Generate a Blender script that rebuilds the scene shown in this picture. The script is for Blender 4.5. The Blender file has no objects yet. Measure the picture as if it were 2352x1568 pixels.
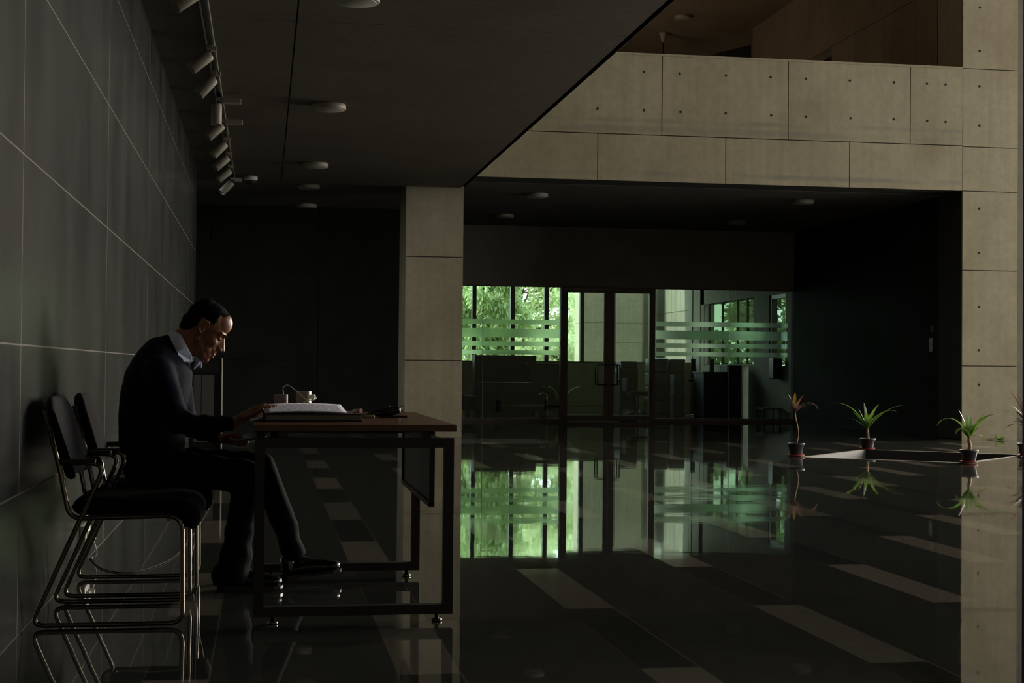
import bpy, bmesh, math, random
from mathutils import Vector, Matrix
R = math.radians
random.seed(7)
col = bpy.context.scene.collection
sc = bpy.context.scene

# ------------------------------------------------------------ camera, world, light, exposure
CAMH, FPX, CX, CY = 0.97, 3450.0, 1176.0, 784.0
yaw, pitch, roll = 0.163855, 0.017636, 0.0085
_f = Vector((math.sin(yaw)*math.cos(pitch), math.cos(yaw)*math.cos(pitch), math.sin(pitch)))
_r0 = Vector((math.cos(yaw), -math.sin(yaw), 0)); _u0 = _r0.cross(_f)
_r = _r0*math.cos(roll) + _u0*math.sin(roll)
_u = -_r0*math.sin(roll) + _u0*math.cos(roll)
cam = bpy.data.cameras.new('camera'); camo = bpy.data.objects.new('camera', cam); col.objects.link(camo)
cam.sensor_width = 36; cam.lens = FPX/2352*36; cam.clip_start = .05; cam.clip_end = 400
camo.matrix_world = Matrix(((_r.x, _u.x, -_f.x, 0), (_r.y, _u.y, -_f.y, 0), (_r.z, _u.z, -_f.z, CAMH), (0, 0, 0, 1)))
sc.camera = camo
sc.view_settings.view_transform = 'Standard'; sc.view_settings.look = 'None'
sc.view_settings.gamma = 1; sc.view_settings.use_curve_mapping = False
sc.view_settings.exposure = 0.0
sc.cycles.max_bounces = 10; sc.cycles.diffuse_bounces = 4; sc.cycles.glossy_bounces = 4
sc.cycles.transmission_bounces = 6; sc.cycles.transparent_max_bounces = 16
sc.cycles.sample_clamp_indirect = 3; sc.cycles.use_denoising = True
W = bpy.data.worlds.new('sky'); sc.world = W; W.use_nodes = True
bg = W.node_tree.nodes['Background']; bg.inputs[0].default_value = (.86, .95, 1.0, 1); bg.inputs[1].default_value = 5.0
sun = bpy.data.lights.new('sun', 'SUN'); sun.energy = 5.5; sun.angle = R(1.5); sun.color = (1, .95, .84)
suno = bpy.data.objects.new('sun', sun); col.objects.link(suno)
suno.rotation_euler = Vector((.80, -.05, -.60)).to_track_quat('-Z', 'Y').to_euler()
def area(name, loc, direction, sx, sy, power, color):
    l = bpy.data.lights.new(name, 'AREA'); l.shape = 'RECTANGLE'; l.size = sx; l.size_y = sy
    l.energy = power; l.color = color
    o = bpy.data.objects.new(name, l); col.objects.link(o); o.location = loc
    o.rotation_euler = Vector(direction).to_track_quat('-Z', 'Z').to_euler()
    return o
# daylight coming in through the tall glazed opening in the right-hand wall of the atrium
area('atrium_daylight', (19.3, 11.5, 4.4), (-1, 0, 0), 11.0, 8.0, 470, (1.0, .80, .56))
# and through the brighter courtyard opening beyond the right-hand pillar
area('courtyard_daylight', (15.2, 20.9, 3.4), (-.35, -1, 0), 6.0, 6.0, 4500, (1.0, .87, .70))
# added fill light, unseen behind the soffit, to brighten the upper storey
area('upper_storey_fill', (2.9, 26.5, 5.2), (.6, .25, .75), 4.0, 1.6, 85, (1.0, .80, .58))

# ------------------------------------------------------------ helpers
def at(px, py, Y):
    d = _f + _r*((px-CX)/FPX) - _u*((py-CY)/FPX)
    return Vector((0, 0, CAMH)) + d*(Y/d.y)
def atz(px, py, z):
    d = _f + _r*((px-CX)/FPX) - _u*((py-CY)/FPX)
    return Vector((0, 0, CAMH)) + d*((z-CAMH)/d.z)

class MB:
    def __init__(s): s.b = bmesh.new(); s.m = 0
    def _tag(s, faces):
        for f in faces: f.material_index = s.m
    def mat(s, i): s.m = i; return s
    def box(s, x0, x1, y0, y1, z0, z1, bev=0, M=None):
        vs = [s.b.verts.new((x, y, z)) for x in (x0, x1) for y in (y0, y1) for z in (z0, z1)]
        fs = [s.b.faces.new([vs[i] for i in q]) for q in ((0,1,3,2),(4,6,7,5),(0,4,5,1),(2,3,7,6),(0,2,6,4),(1,5,7,3))]
        s._tag(fs)
        if bev:
            es = list({e for f in fs for e in f.edges})
            r = bmesh.ops.bevel(s.b, geom=es, offset=bev, segments=2, affect='EDGES', profile=.6)
            s._tag(r['faces']); vs = list({v for f in r['faces'] for v in f.verts} | {v for v in vs if v.is_valid})
        if M is not None: bmesh.ops.transform(s.b, matrix=M, verts=[v for v in vs if v.is_valid])
        return s
    def poly(s, pts, thick=None):
        vs = [s.b.verts.new(p) for p in pts]; f = s.b.faces.new(vs); s._tag([f])
        if thick is not None:
            r = bmesh.ops.extrude_face_region(s.b, geom=[f])
            ve = [v for v in r['geom'] if isinstance(v, bmesh.types.BMVert)]
            bmesh.ops.translate(s.b, vec=thick, verts=ve)
            s._tag([g for g in s.b.faces if any(v in ve for v in g.verts)])
        return s
    def tube(s, pts, r, n=10, closed=False, rs=None):
        pts = [Vector(p) for p in pts]; N = len(pts); rings = []
        prev = None
        for i, p in enumerate(pts):
            if closed: t = pts[(i+1) % N]-pts[i-1]
            else: t = pts[min(i+1, N-1)]-pts[max(i-1, 0)]
            t.normalize()
            if prev is None:
                a = Vector((0, 0, 1)) if abs(t.z) < .9 else Vector((1, 0, 0))
                prev = t.cross(a).normalized()
            prev = (prev - t*prev.dot(t)).normalized(); b = t.cross(prev)
            rr = rs[i] if rs else r
            rings.append([s.b.verts.new(p + (prev*math.cos(k*2*math.pi/n) + b*math.sin(k*2*math.pi/n))*rr) for k in range(n)])
        for i in range(N if closed else N-1):
            A, B = rings[i], rings[(i+1) % N]
            for k in range(n):
                f = s.b.faces.new((A[k], A[(k+1) % n], B[(k+1) % n], B[k])); f.smooth = True; f.material_index = s.m
        if not closed:
            for ring in (rings[0], rings[-1]): s._tag([s.b.faces.new(ring)])
        return s
    def lathe(s, prof, n=24, c=(0, 0, 0), M=None):
        rings = []; allv = []
        for r, z in prof:
            ring = [s.b.verts.new((c[0]+r*math.cos(k*2*math.pi/n), c[1]+r*math.sin(k*2*math.pi/n), c[2]+z)) for k in range(n)]
            rings.append(ring); allv += ring
        for A, B in zip(rings, rings[1:]):
            for k in range(n):
                f = s.b.faces.new((A[k], A[(k+1) % n], B[(k+1) % n], B[k])); f.smooth = True; f.material_index = s.m
        s._tag([s.b.faces.new(rings[0][::-1]), s.b.faces.new(rings[-1])])
        if M is not None: bmesh.ops.transform(s.b, matrix=M, verts=allv)
        return s
    def ell(s, c, r, M=None, sub=3):
        g = bmesh.ops.create_icosphere(s.b, subdivisions=sub, radius=1)
        T = Matrix.Translation(Vector(c)) @ (M if M else Matrix()) @ Matrix.Diagonal((r[0], r[1], r[2], 1))
        bmesh.ops.transform(s.b, matrix=T, verts=g['verts'])
        for v in g['verts']:
            for f in v.link_faces: f.smooth = True; f.material_index = s.m
        return s
    def cap(s, a, b, ra, rb):
        t = bmesh.new()
        for c, r in ((a, ra), (b, rb)):
            bmesh.ops.create_icosphere(t, subdivisions=2, radius=r, matrix=Matrix.Translation(Vector(c)))
        h = bmesh.ops.convex_hull(t, input=t.verts)
        junk = [g for g in h['geom_interior'] if isinstance(g, bmesh.types.BMVert)]
        bmesh.ops.delete(t, geom=junk, context='VERTS')
        mp = {v: s.b.verts.new(v.co) for v in t.verts if v.link_faces}
        for f in t.faces:
            try: s.b.faces.new([mp[v] for v in f.verts]).smooth = True
            except (ValueError, KeyError): pass
        t.free(); return s
    def mesh(s, name, off=None, recalc=True):
        if off is not None: bmesh.ops.translate(s.b, vec=-Vector(off), verts=s.b.verts)
        if recalc: bmesh.ops.recalc_face_normals(s.b, faces=s.b.faces)
        me = bpy.data.meshes.new(name); s.b.to_mesh(me); s.b.free(); return me

def mats(me, m):
    for x in (m if isinstance(m, (list, tuple)) else [m]): me.materials.append(x)
def part(name, mb, m, parent, label=None, kind=None):
    """mb is authored in the parent's own coordinates"""
    me = mb if isinstance(mb, bpy.types.Mesh) else mb.mesh(name)
    mats(me, m); o = bpy.data.objects.new(name, me); col.objects.link(o); o.parent = parent
    if label: o['label'] = label
    if kind: o['kind'] = kind
    return o
def wpart(name, mb, m, parent, base, label=None):
    """mb is authored in world coordinates; the parent stands at base, unrotated"""
    return part(name, mb.mesh(name, off=base), m, parent, label)
def tag(o, label, cat, group=None):
    o['label'] = label; o['category'] = cat
    if group: o['group'] = group
    return o
def thing(name, label, cat, loc=(0, 0, 0), rz=0, group=None):
    o = bpy.data.objects.new(name, None); col.objects.link(o); o.empty_display_size = .1
    o.location = loc; o.rotation_euler = (0, 0, rz)
    return tag(o, label, cat, group)
def single(name, mb, m, label, cat, base, group=None):
    me = mb.mesh(name, off=base); mats(me, m); o = bpy.data.objects.new(name, me); col.objects.link(o); o.location = base
    return tag(o, label, cat, group)
def struct(name, mb, m):
    me = mb.mesh(name); mats(me, m); o = bpy.data.objects.new(name, me); col.objects.link(o); o['kind'] = 'structure'; return o
def copy_thing(o, loc, rz=None, label=None):
    kids = {}
    for x in bpy.data.objects:
        if x.parent: kids.setdefault(x.parent.name, []).append(x)
    def rec(a, p):
        c = a.copy(); col.objects.link(c); c.parent = p
        for k in kids.get(a.name, []): rec(k, c)
        return c
    c = rec(o, None); c.location = loc
    if rz is not None: c.rotation_euler = (0, 0, rz)
    if label: c['label'] = label
    return c
def blob(name, mb, voxel, smooth=6, post=None):
    me = mb.mesh(name); o = bpy.data.objects.new('tmp', me); col.objects.link(o)
    m = o.modifiers.new('r', 'REMESH'); m.mode = 'VOXEL'; m.voxel_size = voxel; m.use_smooth_shade = True
    m = o.modifiers.new('s', 'SMOOTH'); m.iterations = smooth; m.factor = .5
    dg = bpy.context.evaluated_depsgraph_get()
    out = bpy.data.meshes.new_from_object(o.evaluated_get(dg)); out.name = name
    bpy.data.objects.remove(o); bpy.data.meshes.remove(me)
    if post:
        for v in out.vertices: v.co = post(v.co)
    for p in out.polygons: p.use_smooth = True
    return out
def rnd(pts, rad, seg=5):
    """polyline with its corners rounded"""
    out = []
    n = len(pts); P = [Vector(p) for p in pts]
    for i, p in enumerate(P):
        if i in (0, n-1): out.append(p); continue
        a, b = P[i-1]-p, P[i+1]-p
        d = min(rad, a.length*.45, b.length*.45)
        s, e = p+a.normalized()*d, p+b.normalized()*d
        for k in range(seg+1):
            t = k/seg; out.append(s*(1-t)**2 + p*2*t*(1-t) + e*t*t)
    return out
def spline(pts, k=6):
    P = [Vector(p) for p in pts]; P = [P[0]*2-P[1]] + P + [P[-1]*2-P[-2]]; out = []
    for i in range(1, len(P)-2):
        for j in range(k):
            t = j/k
            out.append(.5*((2*P[i]) + (P[i+1]-P[i-1])*t + (2*P[i-1]-5*P[i]+4*P[i+1]-P[i+2])*t*t + (3*P[i]-P[i-1]-3*P[i+1]+P[i+2])*t**3))
    out.append(P[-2]); return out

# ------------------------------------------------------------ materials
def mat(name, c=(.5, .5, .5), rough=.6, metal=0, spec=.5, noise=0, nscale=8, bump=0, bscale=40, c2=None, coat=0, stretch=None, sheen=0, sss=0):
    m = bpy.data.materials.new(name); m.use_nodes = True; nt = m.node_tree; b = nt.nodes['Principled BSDF']
    b.inputs['Base Color'].default_value = (*c, 1); b.inputs['Roughness'].default_value = rough
    b.inputs['Metallic'].default_value = metal; b.inputs['Specular IOR Level'].default_value = spec
    if coat: b.inputs['Coat Weight'].default_value = coat; b.inputs['Coat Roughness'].default_value = .15
    if sheen: b.inputs['Sheen Weight'].default_value = sheen
    if sss: b.inputs['Subsurface Weight'].default_value = sss; b.inputs['Subsurface Scale'].default_value = .02; b.inputs['Subsurface Radius'].default_value = (1, .35, .2)
    tc = nt.nodes.new('ShaderNodeTexCoord'); src = tc.outputs['Object']
    if stretch:
        mp = nt.nodes.new('ShaderNodeMapping'); mp.inputs['Scale'].default_value = stretch
        nt.links.new(src, mp.inputs['Vector']); src = mp.outputs['Vector']
    if noise or c2:
        n = nt.nodes.new('ShaderNodeTexNoise'); n.inputs['Scale'].default_value = nscale; n.inputs['Detail'].default_value = 6; n.inputs['Roughness'].default_value = .62
        nt.links.new(src, n.inputs['Vector'])
        mx = nt.nodes.new('ShaderNodeMix'); mx.data_type = 'RGBA'
        cc = c2 if c2 else tuple(x*(1-noise) for x in c)
        mx.inputs['A'].default_value = (*c, 1); mx.inputs['B'].default_value = (*cc, 1)
        rp = nt.nodes.new('ShaderNodeMapRange'); rp.inputs['From Min'].default_value = .38; rp.inputs['From Max'].default_value = .68
        nt.links.new(n.outputs['Fac'], rp.inputs['Value']); nt.links.new(rp.outputs['Result'], mx.inputs['Factor'])
        nt.links.new(mx.outputs['Result'], b.inputs['Base Color'])
    if bump:
        n2 = nt.nodes.new('ShaderNodeTexNoise'); n2.inputs['Scale'].default_value = bscale; n2.inputs['Detail'].default_value = 4
        nt.links.new(src, n2.inputs['Vector'])
        bp = nt.nodes.new('ShaderNodeBump'); bp.inputs['Strength'].default_value = bump; bp.inputs['Distance'].default_value = .01
        nt.links.new(n2.outputs['Fac'], bp.inputs['Height']); nt.links.new(bp.outputs['Normal'], b.inputs['Normal'])
    return m

def concrete(name, c, c2, bands=()):
    """board-cast concrete: blotches at two scales and faint vertical streaks"""
    m = mat(name, c, .78, noise=1, nscale=.9, c2=c2, bump=.15, bscale=18, spec=.3)
    nt = m.node_tree; b = nt.nodes['Principled BSDF']; tc = nt.nodes['Texture Coordinate']
    link = b.inputs['Base Color'].links[0]; base = link.from_socket
    mp = nt.nodes.new('ShaderNodeMapping'); mp.inputs['Scale'].default_value = (7, 7, .35)
    nt.links.new(tc.outputs['Object'], mp.inputs['Vector'])
    n = nt.nodes.new('ShaderNodeTexNoise'); n.inputs['Scale'].default_value = 1.6; n.inputs['Detail'].default_value = 5
    nt.links.new(mp.outputs['Vector'], n.inputs['Vector'])
    n3 = nt.nodes.new('ShaderNodeTexNoise'); n3.inputs['Scale'].default_value = 14; n3.inputs['Detail'].default_value = 6
    nt.links.new(tc.outputs['Object'], n3.inputs['Vector'])
    ad = nt.nodes.new('ShaderNodeMath'); ad.operation = 'ADD'
    nt.links.new(n.outputs['Fac'], ad.inputs[0]); nt.links.new(n3.outputs['Fac'], ad.inputs[1])
    rp = nt.nodes.new('ShaderNodeMapRange'); rp.inputs['From Min'].default_value = .7; rp.inputs['From Max'].default_value = 1.3
    rp.inputs['To Min'].default_value = .86; rp.inputs['To Max'].default_value = 1.06
    nt.links.new(ad.outputs[0], rp.inputs['Value'])
    mx = nt.nodes.new('ShaderNodeMix'); mx.data_type = 'RGBA'; mx.blend_type = 'MULTIPLY'; mx.inputs['Factor'].default_value = 1
    cb = nt.nodes.new('ShaderNodeCombineColor')
    for i in range(3): nt.links.new(rp.outputs['Result'], cb.inputs[i])
    nt.links.new(base, mx.inputs['A']); nt.links.new(cb.outputs[0], mx.inputs['B'])
    out = mx.outputs['Result']
    # grey water stains in level bands: (height, half width)
    sp = nt.nodes.new('ShaderNodeSeparateXYZ'); nt.links.new(tc.outputs['Object'], sp.inputs[0])
    wn = nt.nodes.new('ShaderNodeTexNoise'); wn.inputs['Scale'].default_value = 1; wn.inputs['Detail'].default_value = 7; wn.inputs['Roughness'].default_value = .65
    mw = nt.nodes.new('ShaderNodeMapping'); mw.inputs['Scale'].default_value = (1.1, 1.1, 5); nt.links.new(tc.outputs['Object'], mw.inputs[0]); nt.links.new(mw.outputs[0], wn.inputs['Vector'])
    for z, w in bands:
        a = nt.nodes.new('ShaderNodeMath'); a.operation = 'SUBTRACT'; a.inputs[1].default_value = z; nt.links.new(sp.outputs['Z'], a.inputs[0])
        d = nt.nodes.new('ShaderNodeMath'); d.operation = 'ABSOLUTE'; nt.links.new(a.outputs[0], d.inputs[0])
        mr = nt.nodes.new('ShaderNodeMapRange'); mr.interpolation_type = 'SMOOTHSTEP'; mr.inputs['From Min'].default_value = w; mr.inputs['From Max'].default_value = w*.2; nt.links.new(d.outputs[0], mr.inputs['Value'])
        nr = nt.nodes.new('ShaderNodeMapRange'); nr.inputs['From Min'].default_value = .40; nr.inputs['From Max'].default_value = .62; nr.inputs['To Max'].default_value = .75; nt.links.new(wn.outputs['Fac'], nr.inputs['Value'])
        f = nt.nodes.new('ShaderNodeMath'); f.operation = 'MULTIPLY'; nt.links.new(mr.outputs[0], f.inputs[0]); nt.links.new(nr.outputs[0], f.inputs[1])
        mb_ = nt.nodes.new('ShaderNodeMix'); mb_.data_type = 'RGBA'; nt.links.new(f.outputs[0], mb_.inputs['Factor']); nt.links.new(out, mb_.inputs['A'])
        mb_.inputs['B'].default_value = (c[0]*.55, c[1]*.60, c[2]*.72, 1); out = mb_.outputs['Result']
    nt.links.new(out, b.inputs['Base Color'])
    return m

CON = concrete('concrete', (.36, .305, .20), (.285, .235, .145))
CON_BAL = concrete('stained_concrete', (.36, .305, .20), (.275, .225, .14), ((4.275, .07), (3.665, .055), (4.40, .05)))
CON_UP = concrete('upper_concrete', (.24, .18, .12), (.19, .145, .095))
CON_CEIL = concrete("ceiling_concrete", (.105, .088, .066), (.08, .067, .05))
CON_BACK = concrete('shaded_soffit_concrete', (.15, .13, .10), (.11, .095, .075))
CON_OUT = concrete('outdoor_concrete', (.40, .38, .30), (.31, .29, .23))
GAP = mat('joint_dark', (.03, .028, .022), .9)
HOLE = mat('tie_hole', (.012, .01, .008), .9)
PLASTER = mat('grey_render', (.15, .13, .10), .8, noise=.25, nscale=3)
CON_SHADE = mat('shade_dark_wall', (.012, .0115, .008), .85, noise=.35, nscale=2, spec=.15)  # shade on the back walls is put into this near-black colour
STONE = mat('slate_wall', (.042, .045, .042), .22, noise=.65, nscale=2.2, bump=.04, bscale=5, spec=.5, stretch=(1, 1, .45))
JOINT = mat('pale_joint', (.105, .09, .07), .8, noise=.5, nscale=20)
METALB = mat('black_metal', (.012, .012, .013), .38, metal=0, spec=.5, bump=.03, bscale=200)
CHROME = mat('chrome', (.20, .175, .14), .12, metal=1)
CABLED = mat('dull_dark_cable', (.035, .03, .022), .85, spec=.2)
FRAMEM = mat('brown_aluminium', (.15, .12, .09), .5, spec=.4)
WHITEP = mat('white_plastic', (.80, .78, .72), .45)
LAMPW = mat('lamp_diffuser', (.32, .30, .26), .5)
BEIGE = mat('beige_enamel', (.30, .265, .205), .5)
BLACKP = mat('black_plastic', (.012, .012, .012), .35)
DARKF = mat('dark_furniture', (.03, .026, .022), .5, noise=.3)
WOOD = mat('table_laminate', (.13, .052, .022), .30, c2=(.08, .03, .012), nscale=3, stretch=(9, .8, 4), spec=.5)
FABRIC = mat('black_fabric', (.007, .0065, .009), .9, bump=.2, bscale=400, spec=.15)
KNIT = mat('navy_knit', (.0045, .006, .017), .92, noise=.3, nscale=30, bump=.15, bscale=300, sheen=.02, spec=.15, stretch=(1, 1, .5))
TROU = mat('black_trousers', (.005, .005, .007), .9, bump=.06, bscale=60, spec=.15)
SHIRT = mat('white_shirt', (.72, .80, .95), .8, bump=.1, bscale=150)
SKIN = mat('skin', (.31, .132, .066), .40, noise=.22, nscale=35, bump=.05, bscale=120, spec=.5, sss=.12)
HAIRM = mat('black_hair', (.0028, .0024, .0024), .8, bump=.3, bscale=420, spec=.06)
BROWM = mat('eyebrow_hair', (.008, .005, .004), .95, spec=.05)
EYEM = mat('eye_dark', (.05, .03, .02), .2)
LEATHER = mat('black_leather', (.012, .012, .012), .22, bump=.08, bscale=90, coat=.5)
PAPER = mat('ledger_paper', (.72, .73, .8), .8, c2=(.42, .42, .52), nscale=26, stretch=(1, .25, 1))
PAPERE = mat('page_edges', (.34, .33, .30), .85, noise=.4, nscale=90, stretch=(.2, .2, 14))
COVER = mat('maroon_cover', (.035, .012, .012), .6)
REDP = mat('red_plastic', (.36, .045, .03), .5)
POTM = mat('black_pot', (.028, .030, .036), .5, bump=.1, bscale=60)
SOIL = mat('soil', (.03, .02, .012), .95, bump=1, bscale=90)
TRUNKP = mat('pale_stem', (.42, .25, .15), .7, noise=.4, nscale=60)
LBARK = mat('tree_bark', (.13, .10, .07), .9, noise=.4, nscale=12, bump=.6, bscale=20)
YEL = mat('yellow_stripe', (.75, .36, .02), .5)
BLUEB = mat('blue_box', (.03, .07, .09), .6, noise=.4)
GRASS = mat('ground_grass', (.11, .15, .05), .95, noise=.5, nscale=3)
DUSTY = mat('dusty_ledge', (.19, .165, .13), .7, noise=.4, nscale=12)

def leafmat(name, c, t, rough=.45):
    m = bpy.data.materials.new(name); m.use_nodes = True; nt = m.node_tree; b = nt.nodes['Principled BSDF']
    b.inputs['Roughness'].default_value = rough
    tc = nt.nodes.new('ShaderNodeTexCoord'); n = nt.nodes.new('ShaderNodeTexNoise'); n.inputs['Scale'].default_value = 1.7; n.inputs['Detail'].default_value = 5
    nt.links.new(tc.outputs['Object'], n.inputs['Vector'])
    mx = nt.nodes.new('ShaderNodeMix'); mx.data_type = 'RGBA'
    mx.inputs['A'].default_value = (*[x*.72 for x in c], 1); mx.inputs['B'].default_value = (*[min(1, x*1.25) for x in c], 1)
    nt.links.new(n.outputs['Fac'], mx.inputs['Factor']); nt.links.new(mx.outputs['Result'], b.inputs['Base Color'])
    tr = nt.nodes.new('ShaderNodeBsdfTranslucent'); tr.inputs[0].default_value = (*t, 1)
    ms = nt.nodes.new('ShaderNodeMixShader'); ms.inputs[0].default_value = .45
    nt.links.new(b.outputs[0], ms.inputs[1]); nt.links.new(tr.outputs[0], ms.inputs[2])
    nt.links.new(ms.outputs[0], nt.nodes['Material Output'].inputs[0]); return m
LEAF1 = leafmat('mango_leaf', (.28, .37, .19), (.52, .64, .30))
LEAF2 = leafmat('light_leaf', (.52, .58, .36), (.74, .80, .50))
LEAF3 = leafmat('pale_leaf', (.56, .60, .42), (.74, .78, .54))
LEAFP = leafmat('plant_leaf', (.085, .16, .03), (.10, .20, .025), .35)
LEAFD = leafmat('purple_leaf', (.13, .085, .07), (.13, .07, .05), .4)
LEAFY = leafmat('yellow_leaf', (.15, .10, .012), (.14, .08, .008), .6)

def glassmat(name, tint, gl=.10):
    m = bpy.data.materials.new(name); m.use_nodes = True; nt = m.node_tree
    for n in list(nt.nodes):
        if n.type == 'BSDF_PRINCIPLED': nt.nodes.remove(n)
    t = nt.nodes.new('ShaderNodeBsdfTransparent'); t.inputs[0].default_value = (*tint, 1)
    g = nt.nodes.new('ShaderNodeBsdfGlossy'); g.inputs['Roughness'].default_value = .01; g.inputs[0].default_value = (.8, .95, .85, 1)
    fr = nt.nodes.new('ShaderNodeFresnel'); fr.inputs[0].default_value = 1.5
    mxs = nt.nodes.new('ShaderNodeMixShader')
    ge = nt.nodes.new('ShaderNodeNewGeometry'); sb = nt.nodes.new('ShaderNodeMath'); sb.operation = 'SUBTRACT'; sb.inputs[0].default_value = 1; nt.links.new(ge.outputs['Backfacing'], sb.inputs[1])
    ml = nt.nodes.new('ShaderNodeMath'); ml.operation = 'MULTIPLY'; nt.links.new(fr.outputs[0], ml.inputs[0]); nt.links.new(sb.outputs[0], ml.inputs[1])
    nt.links.new(ml.outputs[0], mxs.inputs[0]); nt.links.new(t.outputs[0], mxs.inputs[1]); nt.links.new(g.outputs[0], mxs.inputs[2])
    nt.links.new(mxs.outputs[0], nt.nodes['Material Output'].inputs[0]); return m
GLASS = glassmat('green_tinted_glass', (.83, .95, .87))
GLASSW = glassmat('window_glass', (.34, .39, .31))
def frostmat():
    m = bpy.data.materials.new('frosted_film'); m.use_nodes = True; nt = m.node_tree
    for n in list(nt.nodes):
        if n.type == 'BSDF_PRINCIPLED': nt.nodes.remove(n)
    tr = nt.nodes.new('ShaderNodeBsdfTranslucent'); tr.inputs[0].default_value = (.85, .97, .88, 1)
    rf = nt.nodes.new('ShaderNodeBsdfRefraction'); rf.inputs['Roughness'].default_value = .34; rf.inputs['IOR'].default_value = 1.35
    rf.inputs[0].default_value = (.86, 1, .90, 1)
    d = nt.nodes.new('ShaderNodeBsdfDiffuse'); d.inputs[0].default_value = (.6, .72, .62, 1)
    a = nt.nodes.new('ShaderNodeMixShader'); a.inputs[0].default_value = .85
    nt.links.new(tr.outputs[0], a.inputs[1]); nt.links.new(rf.outputs[0], a.inputs[2])
    b = nt.nodes.new('ShaderNodeMixShader'); b.inputs[0].default_value = .05
    nt.links.new(a.outputs[0], b.inputs[1]); nt.links.new(d.outputs[0], b.inputs[2])
    nt.links.new(b.outputs[0], nt.nodes['Material Output'].inputs[0]); return m
FROST = frostmat()

def floormat():
    """polished dark granite slabs with 0.2 m runner strips of alternating pale and dark pieces"""
    m = bpy.data.materials.new('polished_granite_floor'); m.use_nodes = True; nt = m.node_tree; b = nt.nodes['Principled BSDF']
    L = nt.links.new
    geo = nt.nodes.new('ShaderNodeNewGeometry'); sep = nt.nodes.new('ShaderNodeSeparateXYZ'); L(geo.outputs['Position'], sep.inputs[0])
    def mth(op, a, bb=None, c=None):
        n = nt.nodes.new('ShaderNodeMath'); n.operation = op
        for i, v in enumerate((a, bb, c)):
            if v is None: continue
            if hasattr(v, 'links'): L(v, n.inputs[i])
            else: n.inputs[i].default_value = v
        return n.outputs[0]
    PX, X0, WS, Y0 = .786, .43, .20, 4.75
    u = mth('DIVIDE', mth('SUBTRACT', sep.outputs['X'], X0-PX*40), PX)
    k = mth('FLOOR', u); fx = mth('MULTIPLY', mth('FRACT', u), PX)        # metres from the strip's left edge
    strip = mth('LESS_THAN', fx, WS)
    par = mth('MODULO', k, 2.0)                                           # alternate strips are staggered
    v = mth('ADD', mth('DIVIDE', mth('SUBTRACT', sep.outputs['Y'], Y0-2.42*20), 2.42), mth('MULTIPLY', par, .5))
    light = mth('LESS_THAN', mth('FRACT', v), .5)
    pale = mth('MULTIPLY', strip, light)
    # joints
    def near(val, w): return mth('LESS_THAN', mth('ABSOLUTE', val), w)
    j1 = near(fx, .0032); j2 = near(mth('SUBTRACT', fx, WS), .0032)
    jy = mth('LESS_THAN', mth('ABSOLUTE', mth('SUBTRACT', mth('FRACT', mth('MULTIPLY', v, 2)), .0)), .0038)
    joint = mth('MAXIMUM', mth('MAXIMUM', j1, j2), jy)
    ns = nt.nodes.new('ShaderNodeTexNoise'); ns.inputs['Scale'].default_value = 2.2; ns.inputs['Detail'].default_value = 8; ns.inputs['Roughness'].default_value = .7
    L(geo.outputs['Position'], ns.inputs['Vector'])
    n2 = nt.nodes.new('ShaderNodeTexNoise'); n2.inputs['Scale'].default_value = 60; n2.inputs['Detail'].default_value = 5
    mp = nt.nodes.new('ShaderNodeMapping'); mp.inputs['Scale'].default_value = (.35, 1.6, 1); L(geo.outputs['Position'], mp.inputs[0]); L(mp.outputs[0], n2.inputs['Vector'])
    def rgb(c): n = nt.nodes.new('ShaderNodeRGB'); n.outputs[0].default_value = (*c, 1); return n.outputs[0]
    def mix(f, a, bb):
        n = nt.nodes.new('ShaderNodeMix'); n.data_type = 'RGBA'; L(f, n.inputs['Factor']) ; L(a, n.inputs['A']); L(bb, n.inputs['B']); return n.outputs['Result']
    dark = mix(ns.outputs['Fac'], rgb((.020, .022, .020)), rgb((.050, .052, .046)))
    pl = mix(n2.outputs['Fac'], rgb((.07, .064, .052)), rgb((.205, .187, .152)))
    cid = nt.nodes.new('ShaderNodeCombineXYZ'); L(k, cid.inputs[0]); L(mth('FLOOR', v), cid.inputs[1])
    wh = nt.nodes.new('ShaderNodeTexWhiteNoise'); wh.noise_dimensions = '2D'; L(cid.outputs[0], wh.inputs['Vector'])
    sc_ = nt.nodes.new('ShaderNodeTexNoise'); sc_.inputs['Scale'].default_value = 1; sc_.inputs['Detail'].default_value = 9; sc_.inputs['Roughness'].default_value = .72; sc_.inputs['Distortion'].default_value = 1.2
    m3 = nt.nodes.new('ShaderNodeMapping'); m3.inputs['Scale'].default_value = (2.2, 1.1, 1); L(geo.outputs['Position'], m3.inputs[0]); L(m3.outputs[0], sc_.inputs['Vector'])
    sr = nt.nodes.new('ShaderNodeMapRange'); sr.inputs['From Min'].default_value = .60; sr.inputs['From Max'].default_value = .74; L(sc_.outputs['Fac'], sr.inputs['Value'])
    dark = mix(mth('MULTIPLY', sr.outputs[0], .7), dark, rgb((.085, .08, .07)))
    dark = mix(strip, dark, mix(ns.outputs['Fac'], rgb((.015, .0165, .015)), rgb((.038, .040, .036))))
    c1 = mix(mth('MULTIPLY', pale, mth('ADD', mth('MULTIPLY', wh.outputs['Value'], .40), .60)), dark, pl)
    jn = mth('MULTIPLY', joint, mth('GREATER_THAN', ns.outputs['Fac'], .42))
    L(mix(mth('MULTIPLY', jn, .85), c1, rgb((.12, .105, .085))), b.inputs['Base Color'])
    rr = nt.nodes.new('ShaderNodeMapRange'); rr.inputs['To Min'].default_value = .012; rr.inputs['To Max'].default_value = .036; L(ns.outputs['Fac'], rr.inputs['Value'])
    L(mth('ADD', rr.outputs[0], mth('MULTIPLY', pale, .03)), b.inputs['Roughness'])
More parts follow.
